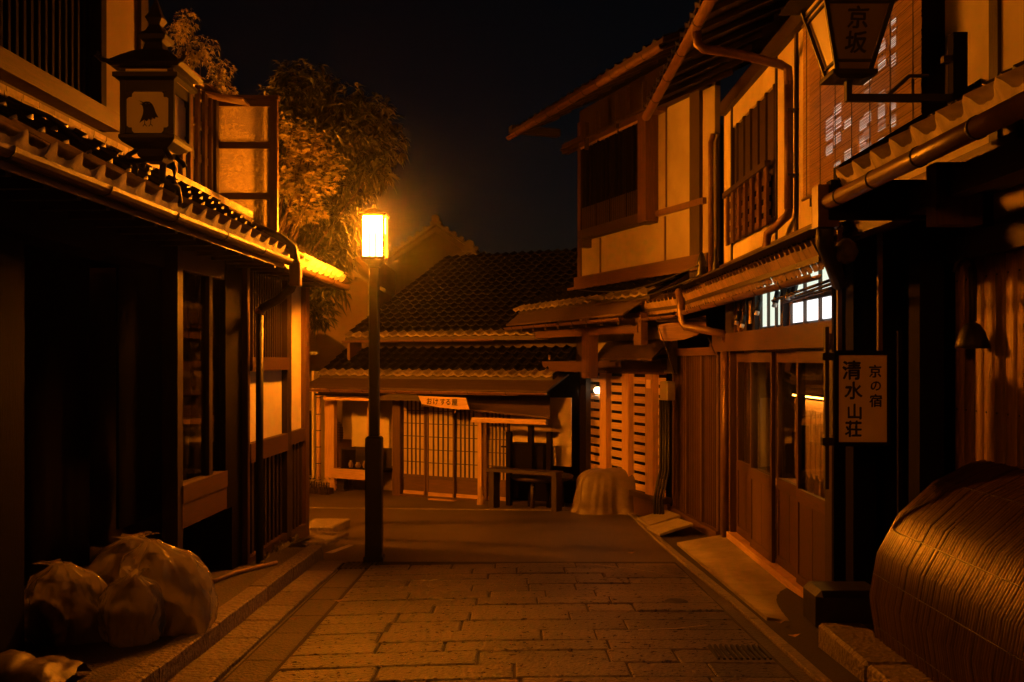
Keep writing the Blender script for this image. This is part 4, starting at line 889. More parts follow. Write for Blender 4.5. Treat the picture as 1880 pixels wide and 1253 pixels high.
# lower roof over the ground floor
LE, LZ = .95, 2.13
s_l0, s_l1 = C(1150, LE), C(912, LE)
tile_roof(CH, fC, s_l0, s_l1, LE - .32, LZ + .32, -.02, CB - .08, w=.25, exp=.23, lip=.04, rows_single=3, mt='tiledull', lipmat='tilemid')
MB().prism(fC, s_l0 + .1, s_l1, [(LE, LZ + .05), (LE - .40, LZ + .28), (LE - .40, LZ + .31), (LE, LZ + .075)]).build('board_hisashi', M['shingle'], CH)
gutter(CH, fC, s_l0 + .1, s_l1 + .05, LE + .03, LZ + .02, .045, 'copper', .5)
for i in range(8):
    s = s_l0 + .3 + i * .5; cbox('rafter', 'darkh', s, s + .07, -.02, LE - .05, LZ - .06, LZ + .02)
cbox('rain_head', 'tile', s_l1, s_l1 + .14, LE - .06, LE + .12, LZ - .16, LZ + .06)
cbox('eave_plate', 'woodh', s_l0 + .2, s_l1 - .1, LE - .34, LE - .26, LZ - .17, LZ - .06)
# porch posts and beam
po = .62
cbox('porch_beam', 'woodh', C(1080, po), C(946, po), po - .05, po + .05, cz(683, 1060, po), cz(664, 1060, po))
cbox('porch_post', 'dark', C(961, po), C(945, po), po - .06, po + .06, cz(696, 950, po), LZ + .1); cbox('porch_post', 'wood', C(1090, po), C(1076, po), po - .07, po + .07, cz(695, 1083, po), LZ + .1)
cbox('porch_post', 'wood', C(1183, po), C(1170, po), po - .05, po + .05, cz(634, 1176, po), LZ + .1)
# ground floor wall
gz = -.85
cbox('ground_wall', 'white', C(1062), C(1036), -.05, .0, gz, 2.2); cbox('ground_wall', 'void', C(1232), C(1062), -.30, -.26, gz, 2.0); cbox('ground_wall', 'white', C(1232), C(1062), -.10, -.02, 1.42, 2.3)
for v in (825, 850): cbox('wall_joint', 'dark', C(1059), C(1037), .0, .004, cz(v, 1048) - .008, cz(v, 1048) + .008)
cbox('ground_post', 'dark', C(1080), C(1062), -.1, .04, gz, 2.2); cbox('ground_post', 'dark', C(1036), C(1024), -.1, .04, gz, 2.2); cbox('ground_post', 'dark', C(1030, .1), C(1020, .1), .05, .12, gz, 2.1)
# louvred shutters: four bays of separate slats between posts
bays = [(1080, 1105), (1117, 1146), (1158, 1189), (1203, 1216)]
zl0, zl1 = -.30, 1.40
rows = 12; ph = (zl1 - zl0) / rows
lv = cbox('louvre_frame', 'woodh', C(1217), C(1080), -.06, -.02, zl1, zl1 + .07)
for a, b in bays:
    for r in range(rows): cbox('louvre_slat', 'slatpale', C(b), C(a), -.06, -.045, zl0 + r * ph, zl0 + r * ph + ph * .68, lv)
for a, b in ((1105, 1117), (1146, 1158), (1189, 1203)): cbox('louvre_post', 'pale', C(b), C(a), -.06, .04, zl0 - .05, zl1, lv)
cbox('louvre_sill', 'darkh', C(1222), C(1075), -.10, .06, -.38, -.30); cbox('base_wall', 'wood', C(1225), C(1070), -.05, .0, gz, -.38)
cbox('louvre_beam', 'woodh', C(1222), C(1080), -.05, .07, 1.47, 1.62)
# little board roof over the louvres
m = MB(); aa = [fC.p(C(1237), .05, 1.86), fC.p(C(1120), .05, 1.86), fC.p(C(1092, .5), .52, 1.60), fC.p(C(1200, .5), .52, 1.60)]
m.hexa(aa, [q + Vector((0, 0, .03)) for q in aa]); m.build('board_roof', M['shingle'], CH)
for u0 in (1105, 1135, 1165, 1195): MB().tube([fC.p(C(u0, .3), .04, 1.66), fC.p(C(u0, .3), .44, 1.60)], .03, 8).build('roof_stick', M['dark'], CH)
for u0, v0 in ((996, 655), (1009, 660)): MB().tube([fC.p(C(u0, .5), .5, cz(v0 - 8, u0, .5)), fC.p(C(u0, .5), .5, cz(v0 + 12, u0, .5))], .018, 6).build('wind_chime', M['pot'], CH)
cbox('name_plate', 'signface', C(1061, .05), C(1055, .05), .05, .06, cz(702, 1058), cz(683, 1058))
cbox('small_plate', 'signface', C(1194, .05), C(1187, .05), .045, .055, cz(713, 1190), cz(697, 1190))
# little lit lamp behind the first shutter bay
wl = thing('small_wall_lamp', fC.p(C(1096, -.02), -.03, 1.0), 'small glowing lamp showing at the top of the louvred shutter', 'lamp')
wlz = cz(717, 1096)
MB().lathe(fC.p(C(1096), -.015, wlz - .05), [(.035, 0), (.06, .03), (.062, .07), (.035, .10)], 12).build('globe', M['small_lamp'], wl)
MB().lathe(fC.p(C(1096), -.015, wlz + .05), [(.04, 0), (.05, .02), (.01, .05)], 10).build('cap', M['iron'], wl)
MB().box(fC, C(1105), C(1088), -.02, .02, wlz - .11, wlz - .085).build('tray', M['panel'], wl)
# meter box and pipes
mb = thing('meter_pipes', fC.p(C(1222, .1), .1, gz), 'electric meter box above a bundle of dark conduit pipes', 'meter box')
MB().box(fC, C(1231, .15), C(1217, .15), .08, .20, cz(735, 1224, .1), cz(700, 1224, .1), .01).build('box', M['plastic'], mb)
for i in range(4):
    s = C(1228 - i * 5, .13); MB().tube([fC.p(s, .13, cz(735, 1222, .1)), fC.p(s, .13, .1), fC.p(s + .03, .17, -.1), fC.p(s + .06, .19, -.3), fC.p(s + .06, .17, gz)], .016 + .006 * (i % 2), 8).build('conduit', M['iron'], mb)
# covered cart
cv = thing('covered_cart', fC.p(C(1120, .45), .45, -.68), 'lumpy object wrapped in a canvas cover before the louvred shutter', 'covered object')
cc = Vector((XU(1118, 14.9), 14.9, G(14.9))); m = MB(); NA, NZ = 96, 20; vs_ = []
for j in range(NZ + 1):
    t = j / NZ; z = .72 * (t if t < .62 else .62 + .38 * math.sin((t - .62) / .38 * math.pi / 2) * .75)
    for i in range(NA):
        a = 2 * math.pi * i / NA; sq = 1 / max(abs(math.cos(a)), abs(math.sin(a))) ** .55
        r = (.55 - .13 * t ** 2) * sq * .84
        if t < .12: r += .05 * (1 - t / .12)
        if t > .62: r *= 1 - ((t - .62) / .38) ** 2.2 * .62
        fold = (.055 * (1 - abs(math.sin(a * 4.5 + 1.6 * math.sin(a * 2 + 1)))) ** .6 + .03 * (1 - abs(math.sin(a * 11 + 1.3 * math.sin(a * 3)))) - .03) * (1.15 - t) ** .6
        nz_ = noise.noise(Vector((math.cos(a) * 2, math.sin(a) * 2, z * 3))) * .05
        vs_.append(cc + Vector(((r + fold + nz_) * math.cos(a) * 1.04, (r + fold + nz_) * math.sin(a) * .7, z + .03 * noise.noise(Vector((math.cos(a) * 1.5, math.sin(a) * 1.5, 4))) * t)))
m.add(vs_, [(j * NA + i, j * NA + (i + 1) % NA, (j + 1) * NA + (i + 1) % NA, (j + 1) * NA + i) for j in range(NZ) for i in range(NA)], True); m.add(vs_[-NA:], [tuple(range(NA))], True)
m.build('canvas', M['cloth'], cv)

for i, (zz, lb) in enumerate(((2.52, 'upper slack black cable strung between the shop and corner house'), (2.40, 'lower slack black cable strung between the shop and corner house'))):
    a, b = Vector((2.1, 11.2, zz + .15)), fC.p(2.2, .75, zz + .12); pts = [a.lerp(b, k / 10) - Vector((0, 0, .14 * math.sin(math.pi * k / 10))) for k in range(11)]
    tag(MB().tube(pts, .009, 6).build('cable', M['iron'], None, origin=a), lb, 'cable', 'cables over the lower roofs')

# ================================================================== HOUSE ACROSS THE BEND
fK = Fr(.656, 16.0, -4.26, 2.3, -2.3, -4.26)
KH = thing('low_shopfront', fK.p(2.4, 0, -.79), 'low tiled shopfront house with lattice doors and a stall across the bend', 'shop')
def K(u, o=0): return fK.s_at(u, o)
def kbox(name, mt, s0, s1, o0, o1, z0, z1, par=None, c=0.0): return MB().box(fK, s0, s1, o0, o1, z0, z1, c).build(name, M[mt], par or KH)
def kz(v, u, o=0): return fK.z_at(v, K(u, o), o)
KZ = -.79
kbox('core_wall', 'void', -.6, K(700), -.5, -.46, KZ, 1.4)
# stall bay on the left
kbox('bay_back', 'plaster', K(742), K(592), -.62, -.58, KZ, 1.5); kbox('bay_side', 'plaster', K(592, -.3), K(588, -.3), -.6, -.05, KZ, 1.4)
kbox('bay_pier', 'plaster', K(680, -.3), K(636, -.3), -.56, -.46, KZ, 1.3); kbox('bay_dado', 'wood', K(636, -.4), K(592, -.4), -.575, -.56, KZ, .12)
kbox('stall_post', 'pale', K(615), K(606), -.06, .03, KZ, 1.1); kbox('stall_post', 'pale', K(684), K(676), -.06, .03, KZ, .95)
kbox('corner_post', 'pale', K(605), K(594), -.10, -.03, KZ, 1.2)
bb = fK.p(K(588), .05, KZ); MB().tube([bb, bb + Vector((0, 0, 1.95))], .045, 10).build('bamboo_post', M['pale'], KH)
for i in range(6): MB().tube([bb + Vector((0, 0, .2 + i * .3)), bb + Vector((0, 0, .215 + i * .3))], .048, 10).build('bamboo_joint', M['dark'], KH)
# oval lattice plaque on the bay wall
ov = MB(); oc = fK.p(K(623, -.55), -.55, kz(795, 623, -.5))
for i in range(9):
    t = -1 + 2 * i / 8; hw = .10 * math.sqrt(max(.08, 1 - t * t)); z = t * .19
    ov.box(Fr(oc.x, oc.y, fK.d.x, fK.d.y, fK.n.x, fK.n.y), -hw, hw, 0, .012, oc.z + z - .007, oc.z + z + .007)
for i in range(5):
    t = -1 + 2 * (i + .5) / 5; hz = .19 * math.sqrt(1 - t * t); ov.box(Fr(oc.x, oc.y, fK.d.x, fK.d.y, fK.n.x, fK.n.y), t * .1 - .006, t * .1 + .006, .001, .011, oc.z - hz, oc.z + hz)
ov.build('oval_plaque', M['dark'], KH)
# stall table, display case and goods
st = thing('stall_table', fK.p(K(645), .1, KZ), 'pale stall table with a deep front board under the board canopy', 'table')
zt1, zt0 = kz(862, 640, .1), kz(880, 640, .1)
MB().box(fK, K(690, .1), K(607, .1), .06, .10, zt0, zt1).build('front_board', M['paleh'], st); MB().box(fK, K(690, .1), K(607, .1), -.45, .06, zt1 - .05, zt1 - .01).build('tabletop', M['paleh'], st)
for u0 in (688, 611): MB().box(fK, K(u0, .05) - .03, K(u0, .05) + .03, -.02, .04, KZ, zt1 - .05).build('leg', M['pale'], st)
dcs = thing('display_case', fK.p(K(665), 0, zt1), 'dark display case with wares standing on the stall table', 'display case')
MB().box(fK, K(708), K(627), -.42, -.40, zt1, zt1 + .36).build('back', M['dark'], dcs); MB().box(fK, K(628), K(626), -.42, .02, zt1, zt1 + .36).build('side', M['dark'], dcs); MB().box(fK, K(708), K(627), -.40, .03, zt1 - .008, zt1 + .004).build('tray', M['black'], dcs)
MB().box(fK, K(708), K(627), -.01, .0, zt1 + .345, zt1 + .36).build('top_rail', M['dark'], dcs)
MB().box(fK, K(708), K(632), -.005, -.001, zt1 + .01, zt1 + .34).build('glass_front', M['glass'], dcs)
GW = ['small glazed ware in the display case, beside its dark end panel', 'second small glazed ware from the display case end panel', 'third small glazed ware from the display case end panel', 'fourth small glazed ware from the display case end panel', 'fifth small glazed ware in the display case, close to the lamp pole line', 'sixth small glazed ware from the display case end panel']
for i in range(6):
    p = fK.p(K(646 + i * 7, -.15), -.12 - .08 * (i % 2), zt1 + .004); h_ = random.uniform(.08, .14); o = MB().lathe(p, [(.03, 0), (.045, h_ * .35), (.04, h_ * .7), (.022, h_ * .85), (.028, h_)], 10).build('glazed_ware', M['pot'], None, origin=p); tag(o, GW[i], 'pottery', 'wares in the display case')
pl = thing('planter_box', fK.p(K(585, .5), .5, KZ), 'low planter with pale flowers behind a small picket fence', 'planter')
MB().box(fK, K(606, .5), K(562, .5), .4, .62, KZ, KZ + .14).build('trough', M['dark'], pl)
for i in range(9):
    s = K(605, .64) + i * .055; MB().box(fK, s, s + .014, .64, .655, KZ, KZ + .26).build('picket', M['dark'], pl)
for z in (.10, .20): MB().box(fK, K(605, .64), K(564, .64), .656, .664, KZ + z, KZ + z + .012).build('picket_rail', M['darkh'], pl)
fl = MB()
for i in range(160):
    p = fK.p(K(585, .5) + random.uniform(-.22, .22), .5 + random.uniform(-.1, .1), KZ + .16 + abs(random.gauss(0, .08))); a = random.uniform(0, 6.28); d = Vector((math.cos(a), math.sin(a), random.uniform(-.3, .6))) * .035; e = Vector((-d.y, d.x, .01)) * .6
    fl.add([p - d, p + e, p + d, p - e], [(0, 1, 2, 3)])
tag(fl.build('foliage', M['maple'], pl, recalc=False), kind='stuff')
crt = thing('wire_crate', fK.p(K(632, -.2), -.2, KZ), 'small dark crate standing under the stall table', 'crate')
for a in (0, .08, .16): MB().box(fK, K(645, -.2), K(616, -.2), -.25, -.235, KZ + .04 + a, KZ + .055 + a).build('side_bar', M['iron'], crt); MB().box(fK, K(645, -.2), K(616, -.2), -.02, -.005, KZ + .04 + a, KZ + .055 + a).build('side_bar', M['iron'], crt)
MB().box(fK, K(645, -.2), K(616, -.2), -.25, -.005, KZ + .01, KZ + .04).build('bottom', M['iron'], crt); MB().box(fK, K(640, -.2), K(628, -.2), -.2, -.05, KZ + .04, KZ + .27).build('contents', M['dark'], crt)
# board canopy of the stall
m = MB(); aa = [fK.p(K(742, .5), .55, .98), fK.p(K(578, .55), .55, .98), fK.p(K(622, .0), -.02, 1.16), fK.p(K(744), -.02, 1.16)]
NB = 7
for i in range(NB):
    t0, t1 = i / NB, (i + 1) / NB + .03
    b = [aa[0].lerp(aa[3], t0), aa[1].lerp(aa[2], t0), aa[1].lerp(aa[2], t1), aa[0].lerp(aa[3], t1)]
    MB().hexa([q + Vector((0, 0, .004 if True else 0)) for q in b], [b[0] + Vector((0, 0, .028)), b[1] + Vector((0, 0, .028)), b[2] + Vector((0, 0, .012)), b[3] + Vector((0, 0, .012))]).build('canopy_board', M['shingle'], KH)
kbox('canopy_plate', 'paleh', K(690, .42), K(596, .42), .40, .46, .90, .96)
# dark gable porch roof between canopy and doors
gv = MB(); g0, g1, gt = fK.p(K(783, .7), .7, .93), fK.p(K(688, .7), .7, .93), fK.p(K(742, .7), .7, 1.10)
bk_ = fK.n * -.75
gv.add([g0, gt, gt + bk_ + Vector((0, 0, .02)), g0 + bk_, g1, g1 + bk_], [(0, 1, 2, 3), (1, 4, 5, 2)]); up_ = Vector((0, 0, .03))
gv.add([q + up_ for q in (g0, gt, gt + bk_ + Vector((0, 0, .02)), g0 + bk_, g1, g1 + bk_)], [(0, 1, 2, 3), (1, 4, 5, 2)]); gv.add([g0, gt, gt + up_, g0 + up_, g1, g1 + up_], [(0, 1, 2, 3), (1, 4, 5, 2)])
gv.build('porch_gable_roof', M['shingle'], KH); MB().add([g0, g1, gt], [(0, 1, 2)]).build('porch_gable_face', M['dark'], KH, recalc=False)
m = MB(); aa = [fK.p(K(1010, .6), .6, .70), fK.p(K(775, .6), .6, .84), fK.p(K(780), 0, 1.02), fK.p(K(1010), 0, 1.0)]; m.hexa(aa, [q + Vector((0, 0, .03)) for q in aa]); m.build('porch_board_roof', M['shingle'], KH)
kbox('porch_plate', 'paleh', K(1005, .5), K(868, .5), .48, .55, .60, .68)
# lattice doors
def kdoor(u0, u1, o):
    s0, s1 = K(u1, o), K(u0, o); st_ = .035; z0, z1, zm = KZ + .06, .92, kz(878, 800)
    lf = kbox('door_leaf', 'wood', s0, s0 + st_, o - .03, o, z0, z1); kbox('stile', 'wood', s1 - st_, s1, o - .03, o, z0, z1, lf); kbox('middle_rail', 'woodh', s0 + st_, s1 - st_, o - .028, o + .003, zm - .03, zm + .03, lf)
    kbox('paper_panel', 'paper', s0 + st_, s1 - st_, o - .022, o - .019, zm + .03, z1, lf); kbox('lower_panel', 'woodh', s0 + st_, s1 - st_, o - .022, o - .014, z0 + .06, zm - .03, lf); kbox('bottom_rail', 'paleh', s0 + st_, s1 - st_, o - .028, o + .001, z0, z0 + .06, lf)
    nv = 5
    for i in range(1, nv): s = s0 + st_ + (s1 - s0 - 2 * st_) * i / nv; kbox('muntin', 'dark', s - .012, s + .012, o - .018, o - .004, zm + .03, z1, lf)
    for i in range(1, 6): z = zm + .03 + (z1 - zm) * i / 6; kbox('muntin', 'dark', s0 + st_, s1 - st_, o - .017, o - .002, z - .006, z + .006, lf)
kdoor(737, 781, -.05); kdoor(783, 834, 0); kdoor(834, 880, -.05); kdoor(893, 934, -.06)
kbox('door_post', 'pale', K(886), K(879), -.05, .04, KZ, .9); kbox('door_post', 'wood', K(736), K(722), -.06, .03, KZ, 1.0); kbox('door_post', 'wood', K(893), K(886), -.1, 0, KZ, .9)
kbox('door_sill', 'woodh', K(885), K(722), -.08, .05, KZ, KZ + .055); kbox('step_board', 'paleh', K(834, .3), K(787, .3), .22, .32, KZ, KZ + .06)
kbox('bay_wall', 'plaster', K(722), K(704), -.3, -.26, KZ + .5, 1.0); kbox('bay_wall', 'plaster', -.3, K(934), -.08, -.05, -.1, 1.0)
# hanging wooden sign with brush writing
ks = thing('carved_signboard', fK.p(K(815, .75), .75, 1.0), 'slanted wooden signboard with brush writing over the lattice doors', 'signboard')
so = .78; SP = lambda u, v, d=0: fK.p(K(u, so), so + d, kz(v, u, so))
poly = [(768, 727), (855, 731), (861, 752), (838, 752), (808, 749), (775, 742), (771, 735)]
fr_ = [SP(u, v) for u, v in poly]; bk2 = [SP(u, v, -.03) for u, v in poly]; nq = len(poly)
MB().add(fr_ + bk2, [tuple(range(nq)), tuple(range(2 * nq - 1, nq - 1, -1))] + [(i, (i + 1) % nq, nq + (i + 1) % nq, nq + i) for i in range(nq)]).build('board', M['board'], ks)
for ch, u in zip('おけする屋', (788, 800, 813, 823, 835)): letter(ch, .115, ks, SP(u, 738 + (u - 788) * .04, .004), -fK.d, (0, 0, 1), .02)
MB().lathe(SP(836, 760), [(.01, 0), (.022, .02), (.016, .05), (.004, .06)], 8).build('bell', M['copper'], ks)
# board hisashi and gutter
so0, so1 = K(1012, .6), K(552, .75)
MB().prism(fK, so0, so1, [(.75, 1.11), (-.05, 1.36), (-.05, 1.39), (.75, 1.135)]).build('board_hisashi', M['shingle'], KH)
for i in range(9): MB().prism(fK, so0, so1, [(.75 - i * .088, 1.137 + i * .0275), (.70 - i * .088, 1.152 + i * .0275), (.66 - i * .088, 1.165 + i * .0275)]).build('hisashi_board', M['shingle'], KH)
gutter(KH, fK, so0, so1, .78, 1.10, .035, 'copper', .7); kbox('gutter_face', 'paleh', so0 + .5, so1, .74, .75, 1.05, 1.10)
# lower tiled roof, then wall band, then the main roof
r0, r1 = K(1020, .2), K(584, .3)
tile_roof(KH, fK, r0, r1, .30, 1.34, -.55, 1.80, w=.20, exp=.20, lip=.04, amp=.032, mt='tiledull', lipmat='tilemid', rows_single=2)
kbox('upper_band', 'dark', r0, r1 - .5, -.7, -.62, 1.6, 2.1)
r2, r3 = K(910, -.2), K(634, -.2)
gutter(KH, fK, r2, r3, -.12, 1.96, .04, 'copper', .8)
tile_roof(KH, fK, r2 - 1.0, r3, -.16, 2.02, -3.6, 3.75, w=.20, exp=.20, lip=.035, amp=.032, mt='tiledull', lipmat='tilemid', rows_single=1)
kbox('gable_stay', 'wood', r3 - .1, r3 - .04, -.55, -.2, 1.55, 1.96)
# dark well frame and benches on the right
wf = thing('wooden_well_frame', fK.p(K(955, .25), .25, KZ), 'dark boarded well frame with upright posts beside the lattice window', 'well frame')
MB().box(fK, K(1006, .2), K(940, .2), .05, .38, KZ + .5, kz(814, 970, .2)).build('boarding', M['black'], wf)
for u0, v0 in ((936, 793), (976, 782), (1010, 793)): MB().box(fK, K(u0 + 4, .4), K(u0 - 4, .4), .38, .46, KZ, kz(v0, u0, .4)).build('post', M['black'], wf)
MB().box(fK, K(936, .4), K(922, .4), .40, .44, kz(822, 930, .4), kz(819, 930, .4)).build('peg', M['black'], wf)
bn = thing('plank_bench', fK.p(K(960, .9), .9, KZ), 'long dark plank bench standing before the well frame', 'bench')
bz = kz(862, 940, .9)
MB().box(fK, K(1025, .9), K(897, .9), .72, .98, bz - .05, bz).build('seat', M['darkh'], bn)
for u0 in (900, 1015): MB().box(fK, K(u0 + 9, .9), K(u0, .9), .75, .95, KZ, bz - .05).build('leg', M['dark'], bn)
tb = thing('tub_table', Vector((XU(995, 15.7), 15.7, G(15.7))), 'wide round dark tub table beside the plank bench', 'table')
tp = Vector((XU(995, 15.7), 15.7, 0)); tz = ZV(872, 15.7)
MB().lathe(tp + Vector((0, 0, tz)), [(.44, -.07), (.49, -.05), (.50, -.01), (.48, 0), (.001, .004)], 28).build('round_top', M['darkh'], tb)
for a in (0, 2.1, 4.2): MB().tube([tp + Vector((.3 * math.cos(a), .3 * math.sin(a), tz - .06)), tp + Vector((.32 * math.cos(a), .32 * math.sin(a), G(15.7)))], .035, 8).build('leg', M['dark'], tb)
vp = thing('small_vase', fK.p(K(883, .5), .5, KZ), 'small dark figure-like vase at the foot of the pale doorpost', 'vase')
MB().lathe(fK.p(K(883, .5), .5, KZ), [(.05, 0), (.07, .06), (.06, .16), (.03, .22), (.045, .27), (.04, .33), (.01, .36)], 12).build('body', M['pot'], vp)

# ================================================================== BUILDINGS BEHIND
def gable(name, label, y, apex, left, right, depth, wallmat='grey', zb_=-.8, over=.25, th=.16):
    """house whose plaster gable faces the street; pixel triples give the verge line at depth y"""
    P = lambda q: Vector((XU(q[0], y), y, ZV(q[1], y)))
    A, Lf, Rg = P(apex), P(left), P(right); t = thing(name, Vector((A.x, y, zb_)), label, 'building')
    dn = Vector((0, 0, -th)); b = Vector((0, over, 0)); B = Vector((0, depth, 0))
    wl_, wr = Lf.lerp(A, .12) + dn, Rg.lerp(A, .12) + dn
    MB().add([Vector((wl_.x, y + over, zb_)), Vector((wr.x, y + over, zb_)), wr + b, A + dn + b, wl_ + b] + [Vector((wl_.x, y + depth, zb_)), Vector((wr.x, y + depth, zb_)), wr + B, A + dn + B, wl_ + B], [(0, 1, 2, 3, 4), (5, 6, 7, 8, 9), (0, 4, 9, 5), (1, 2, 7, 6)]).build('wall', M[wallmat], t)
    for S, nm in ((Lf, 'roof'), (Rg, 'roof')):
        rf = MB().hexa([A + dn * .5, S + dn * .5, S + dn * .5 + B, A + dn * .5 + B], [A, S, S + B, A + B]).build(nm, M['tile'], t)
        MB().hexa([A + dn * 1.5 + b * .6, S + dn * 1.3 + b * .6, S + dn * 1.3 + b * .9, A + dn * 1.5 + b * .9], [A + dn * .5 + b * .6, S + dn * .5 + b * .6, S + dn * .5 + b * .9, A + dn * .5 + b * .9]).build('barge_board', M['dark'], rf)
        k = int((A - S).length / .22)
        for i in range(k):
            p = A.lerp(S, (i + .5) / k); MB().tube([p + Vector((0, -.03, .02)), p + Vector((0, .35, .02))], .06, 6).build('verge_tile', M['tile'], rf)
    MB().tube([A + Vector((0, -.08, .06)), A + Vector((0, depth, .06))], .11, 8).build('ridge', M['tile'], t)
    return t, A
t1, A1 = gable('storehouse', 'tall plaster storehouse gable rising behind the street lamp', 24.5, (800, 407), (664, 500), (936, 500), 6)
t2, A2 = gable('storehouse', 'lower plaster storehouse gable just behind the dark main roof', 22.0, (862, 455), (668, 588), (1010, 560), 4, th=.2)
for (u, v, y, t, nm) in ((790, 537, 22.1, t2, 'vent_pipe'), (895, 487, 22.1, t2, 'gable_vent')):
    p = Vector((XU(u, y), y, ZV(v, y)))
    if nm == 'vent_pipe': MB().lathe(p, [(.06, 0), (.07, .10), (.09, .12), (.09, .17), (.02, .2)], 10).build(nm, M['plastic'], t)
py_ = 21.0
ph_ = thing('plaster_house', (XU(620, py_), py_, -.8), 'plain plaster side wall rising behind the stall and trees', 'building')
MB().box(WORLD, py_, py_ + 5, XU(480, py_), XU(688, py_), -.8, ZV(470, py_)).build('wall', M['plaster_dim'], ph_)
MB().prism(Fr(0, 0, 0, 1, 1, 0), py_ - .4, py_ + 5.4, [(XU(690, py_) + .25, ZV(540, py_)), (XU(580, py_), ZV(470, py_)), (XU(580, py_), ZV(462, py_)), (XU(690, py_) + .25, ZV(533, py_))]).build('roof', M['tile'], ph_)
MB().tube([(XU(686, 20.7), 20.7, ZV(545, 20.7)), (XU(684, 20.7), 20.7, ZV(585, 20.7)), (XU(684, 20.7), 20.7, .5)], .05, 8).build('downpipe', M['copper'], ph_)
MB().lathe((XU(647, 20.9), 20.9, ZV(517, 20.9)), [(.02, 0), (.09, .05), (.09, .13), (.02, .17)], 10).build('wall_light_globe', M['plastic'], ph_)
sd = thing('side_shed', (XU(540, 19), 19, -.8), 'small dark tiled shed roof between the house and the plaster wall', 'shed')
MB().box(WORLD, 18.9, 20.2, XU(470, 19), XU(572, 19), -.8, ZV(760, 19)).build('wall', M['black'], sd)
MB().hexa([(XU(470, 18.6), 18.5, ZV(655, 18.6)), (XU(584, 18.6), 18.5, ZV(652, 18.6)), (XU(572, 20), 20.3, ZV(615, 20)), (XU(470, 20), 20.3, ZV(615, 20))], [(XU(470, 18.6), 18.5, ZV(648, 18.6)), (XU(586, 18.6), 18.5, ZV(646, 18.6)), (XU(572, 20), 20.3, ZV(607, 20)), (XU(470, 20), 20.3, ZV(607, 20))]).build('roof', M['tile'], sd)
# dark house behind the corner house, closing the lane
bh = thing('back_house', (5.5, 22, -.8), 'dark low house ridge filling the gap beside the corner house', 'house')
MB().box(WORLD, 21.5, 27, -.3, 7.5, -.8, 3.2).build('wall', M['dark'], bh); MB().prism(WORLD, 20.9, 27, [(-.6, 3.1), (3.5, 3.85), (7.9, 3.1), (7.9, 3.2), (3.5, 3.95), (-.6, 3.2)]).build('roof', M['tile'], bh)
lh = thing('left_lane_house', (-8, 17.5, -.8), 'dark house standing down the lane round the bend', 'house')
MB().box(WORLD, 17.5, 23, -12, -5.6, -.8, 2.2).build('wall', M['dark'], lh); MB().prism(WORLD, 17.1, 23.4, [(-12.4, 2.1), (-8.8, 3.9), (-5.2, 2.1), (-5.2, 2.22), (-8.8, 4.02), (-12.4, 2.22)]).build('roof', M['tile'], lh)

# ================================================================== TREES
def leaf_quad(m, p, d, w_, droop):
    d = d.normalized(); s = d.cross(Vector((0, 0, 1)))
    if s.length < .1: s = Vector((1, 0, 0))
    s.normalize(); l = w_ * 3.4; tip = p + d * l + Vector((0, 0, -droop * l)); mid = p + d * l * .5 + Vector((0, 0, -droop * l * .18))
    m.add([p, mid + s * w_ * .55, tip, mid - s * w_ * .55], [(0, 1, 2, 3)])
def star_leaf(m, p, d, w_):
    d = d.normalized(); s = d.cross(Vector((random.uniform(-.3, .3), random.uniform(-.3, .3), 1))); s.normalize()
    for a in (-1.1, -.55, 0, .55, 1.1):
        q = d * math.cos(a) + s * math.sin(a); l = w_ * (1.7 - abs(a) * .55); sd_ = (s * math.cos(a) - d * math.sin(a)) * w_ * .22
        m.add([p, p + q * l * .5 + sd_, p + q * l + Vector((0, 0, -.25 * w_)), p + q * l * .5 - sd_], [(0, 1, 2, 3)])
def tree(name, label, base, height, clumps, nleaf, lw_, lmat, kind, seed):
    rnd = random.Random(seed); t = thing(name, base, label, 'tree'); b = Vector(base); top = b + Vector((0, 0, height))
    MB().tube([b, b.lerp(top, .35) + Vector((.05, .05, 0)), b.lerp(top, .7) + Vector((-.05, 0, 0)), top], .10, 8, True, .025).build('trunk', M['bark'], t)
    br = MB(); lf = MB()
    for (c, r) in clumps:
        c = Vector(c); st_ = b.lerp(top, rnd.uniform(.35, .8)); mid = st_.lerp(c, .5) + Vector((0, 0, .15))
        br.tube([st_, mid, c], .022, 5, True, .006)
        for k in range(int(nleaf * r ** 1.4)):
            v = Vector((rnd.gauss(0, 1), rnd.gauss(0, 1), rnd.gauss(0, 1))).normalized() * r * rnd.random() ** .45; v.z *= .8; p = c + v
            if k % 14 == 0: br.tube([c + v * .15, c + v * .6, p], .005, 4, True, .002)
            cl = Vector((rnd.gauss(0, 1), rnd.gauss(0, 1), rnd.gauss(0, .5)))
            for q in range(4):
                d = v.normalized() * .5 + cl.normalized() * .6 + Vector((rnd.gauss(0, .6), rnd.gauss(0, .6), rnd.gauss(-.1, .35)))
                if kind == 'star': star_leaf(lf, p + Vector((rnd.gauss(0, .03), rnd.gauss(0, .03), rnd.gauss(0, .03))), d, lw_ * rnd.uniform(.7, 1.2))
                else: leaf_quad(lf, p, d, lw_ * rnd.uniform(.7, 1.25), rnd.uniform(.2, .8))
    br.build('branches', M['bark'], t, recalc=False)
    tag(lf.build('crown', M[lmat], t, recalc=False), kind='stuff'); return t
rnd = random.Random(3)
def cl(u, v, y, r): return ((XU(u, y), y + rnd.uniform(-.25, .25), ZV(v, y)), r)
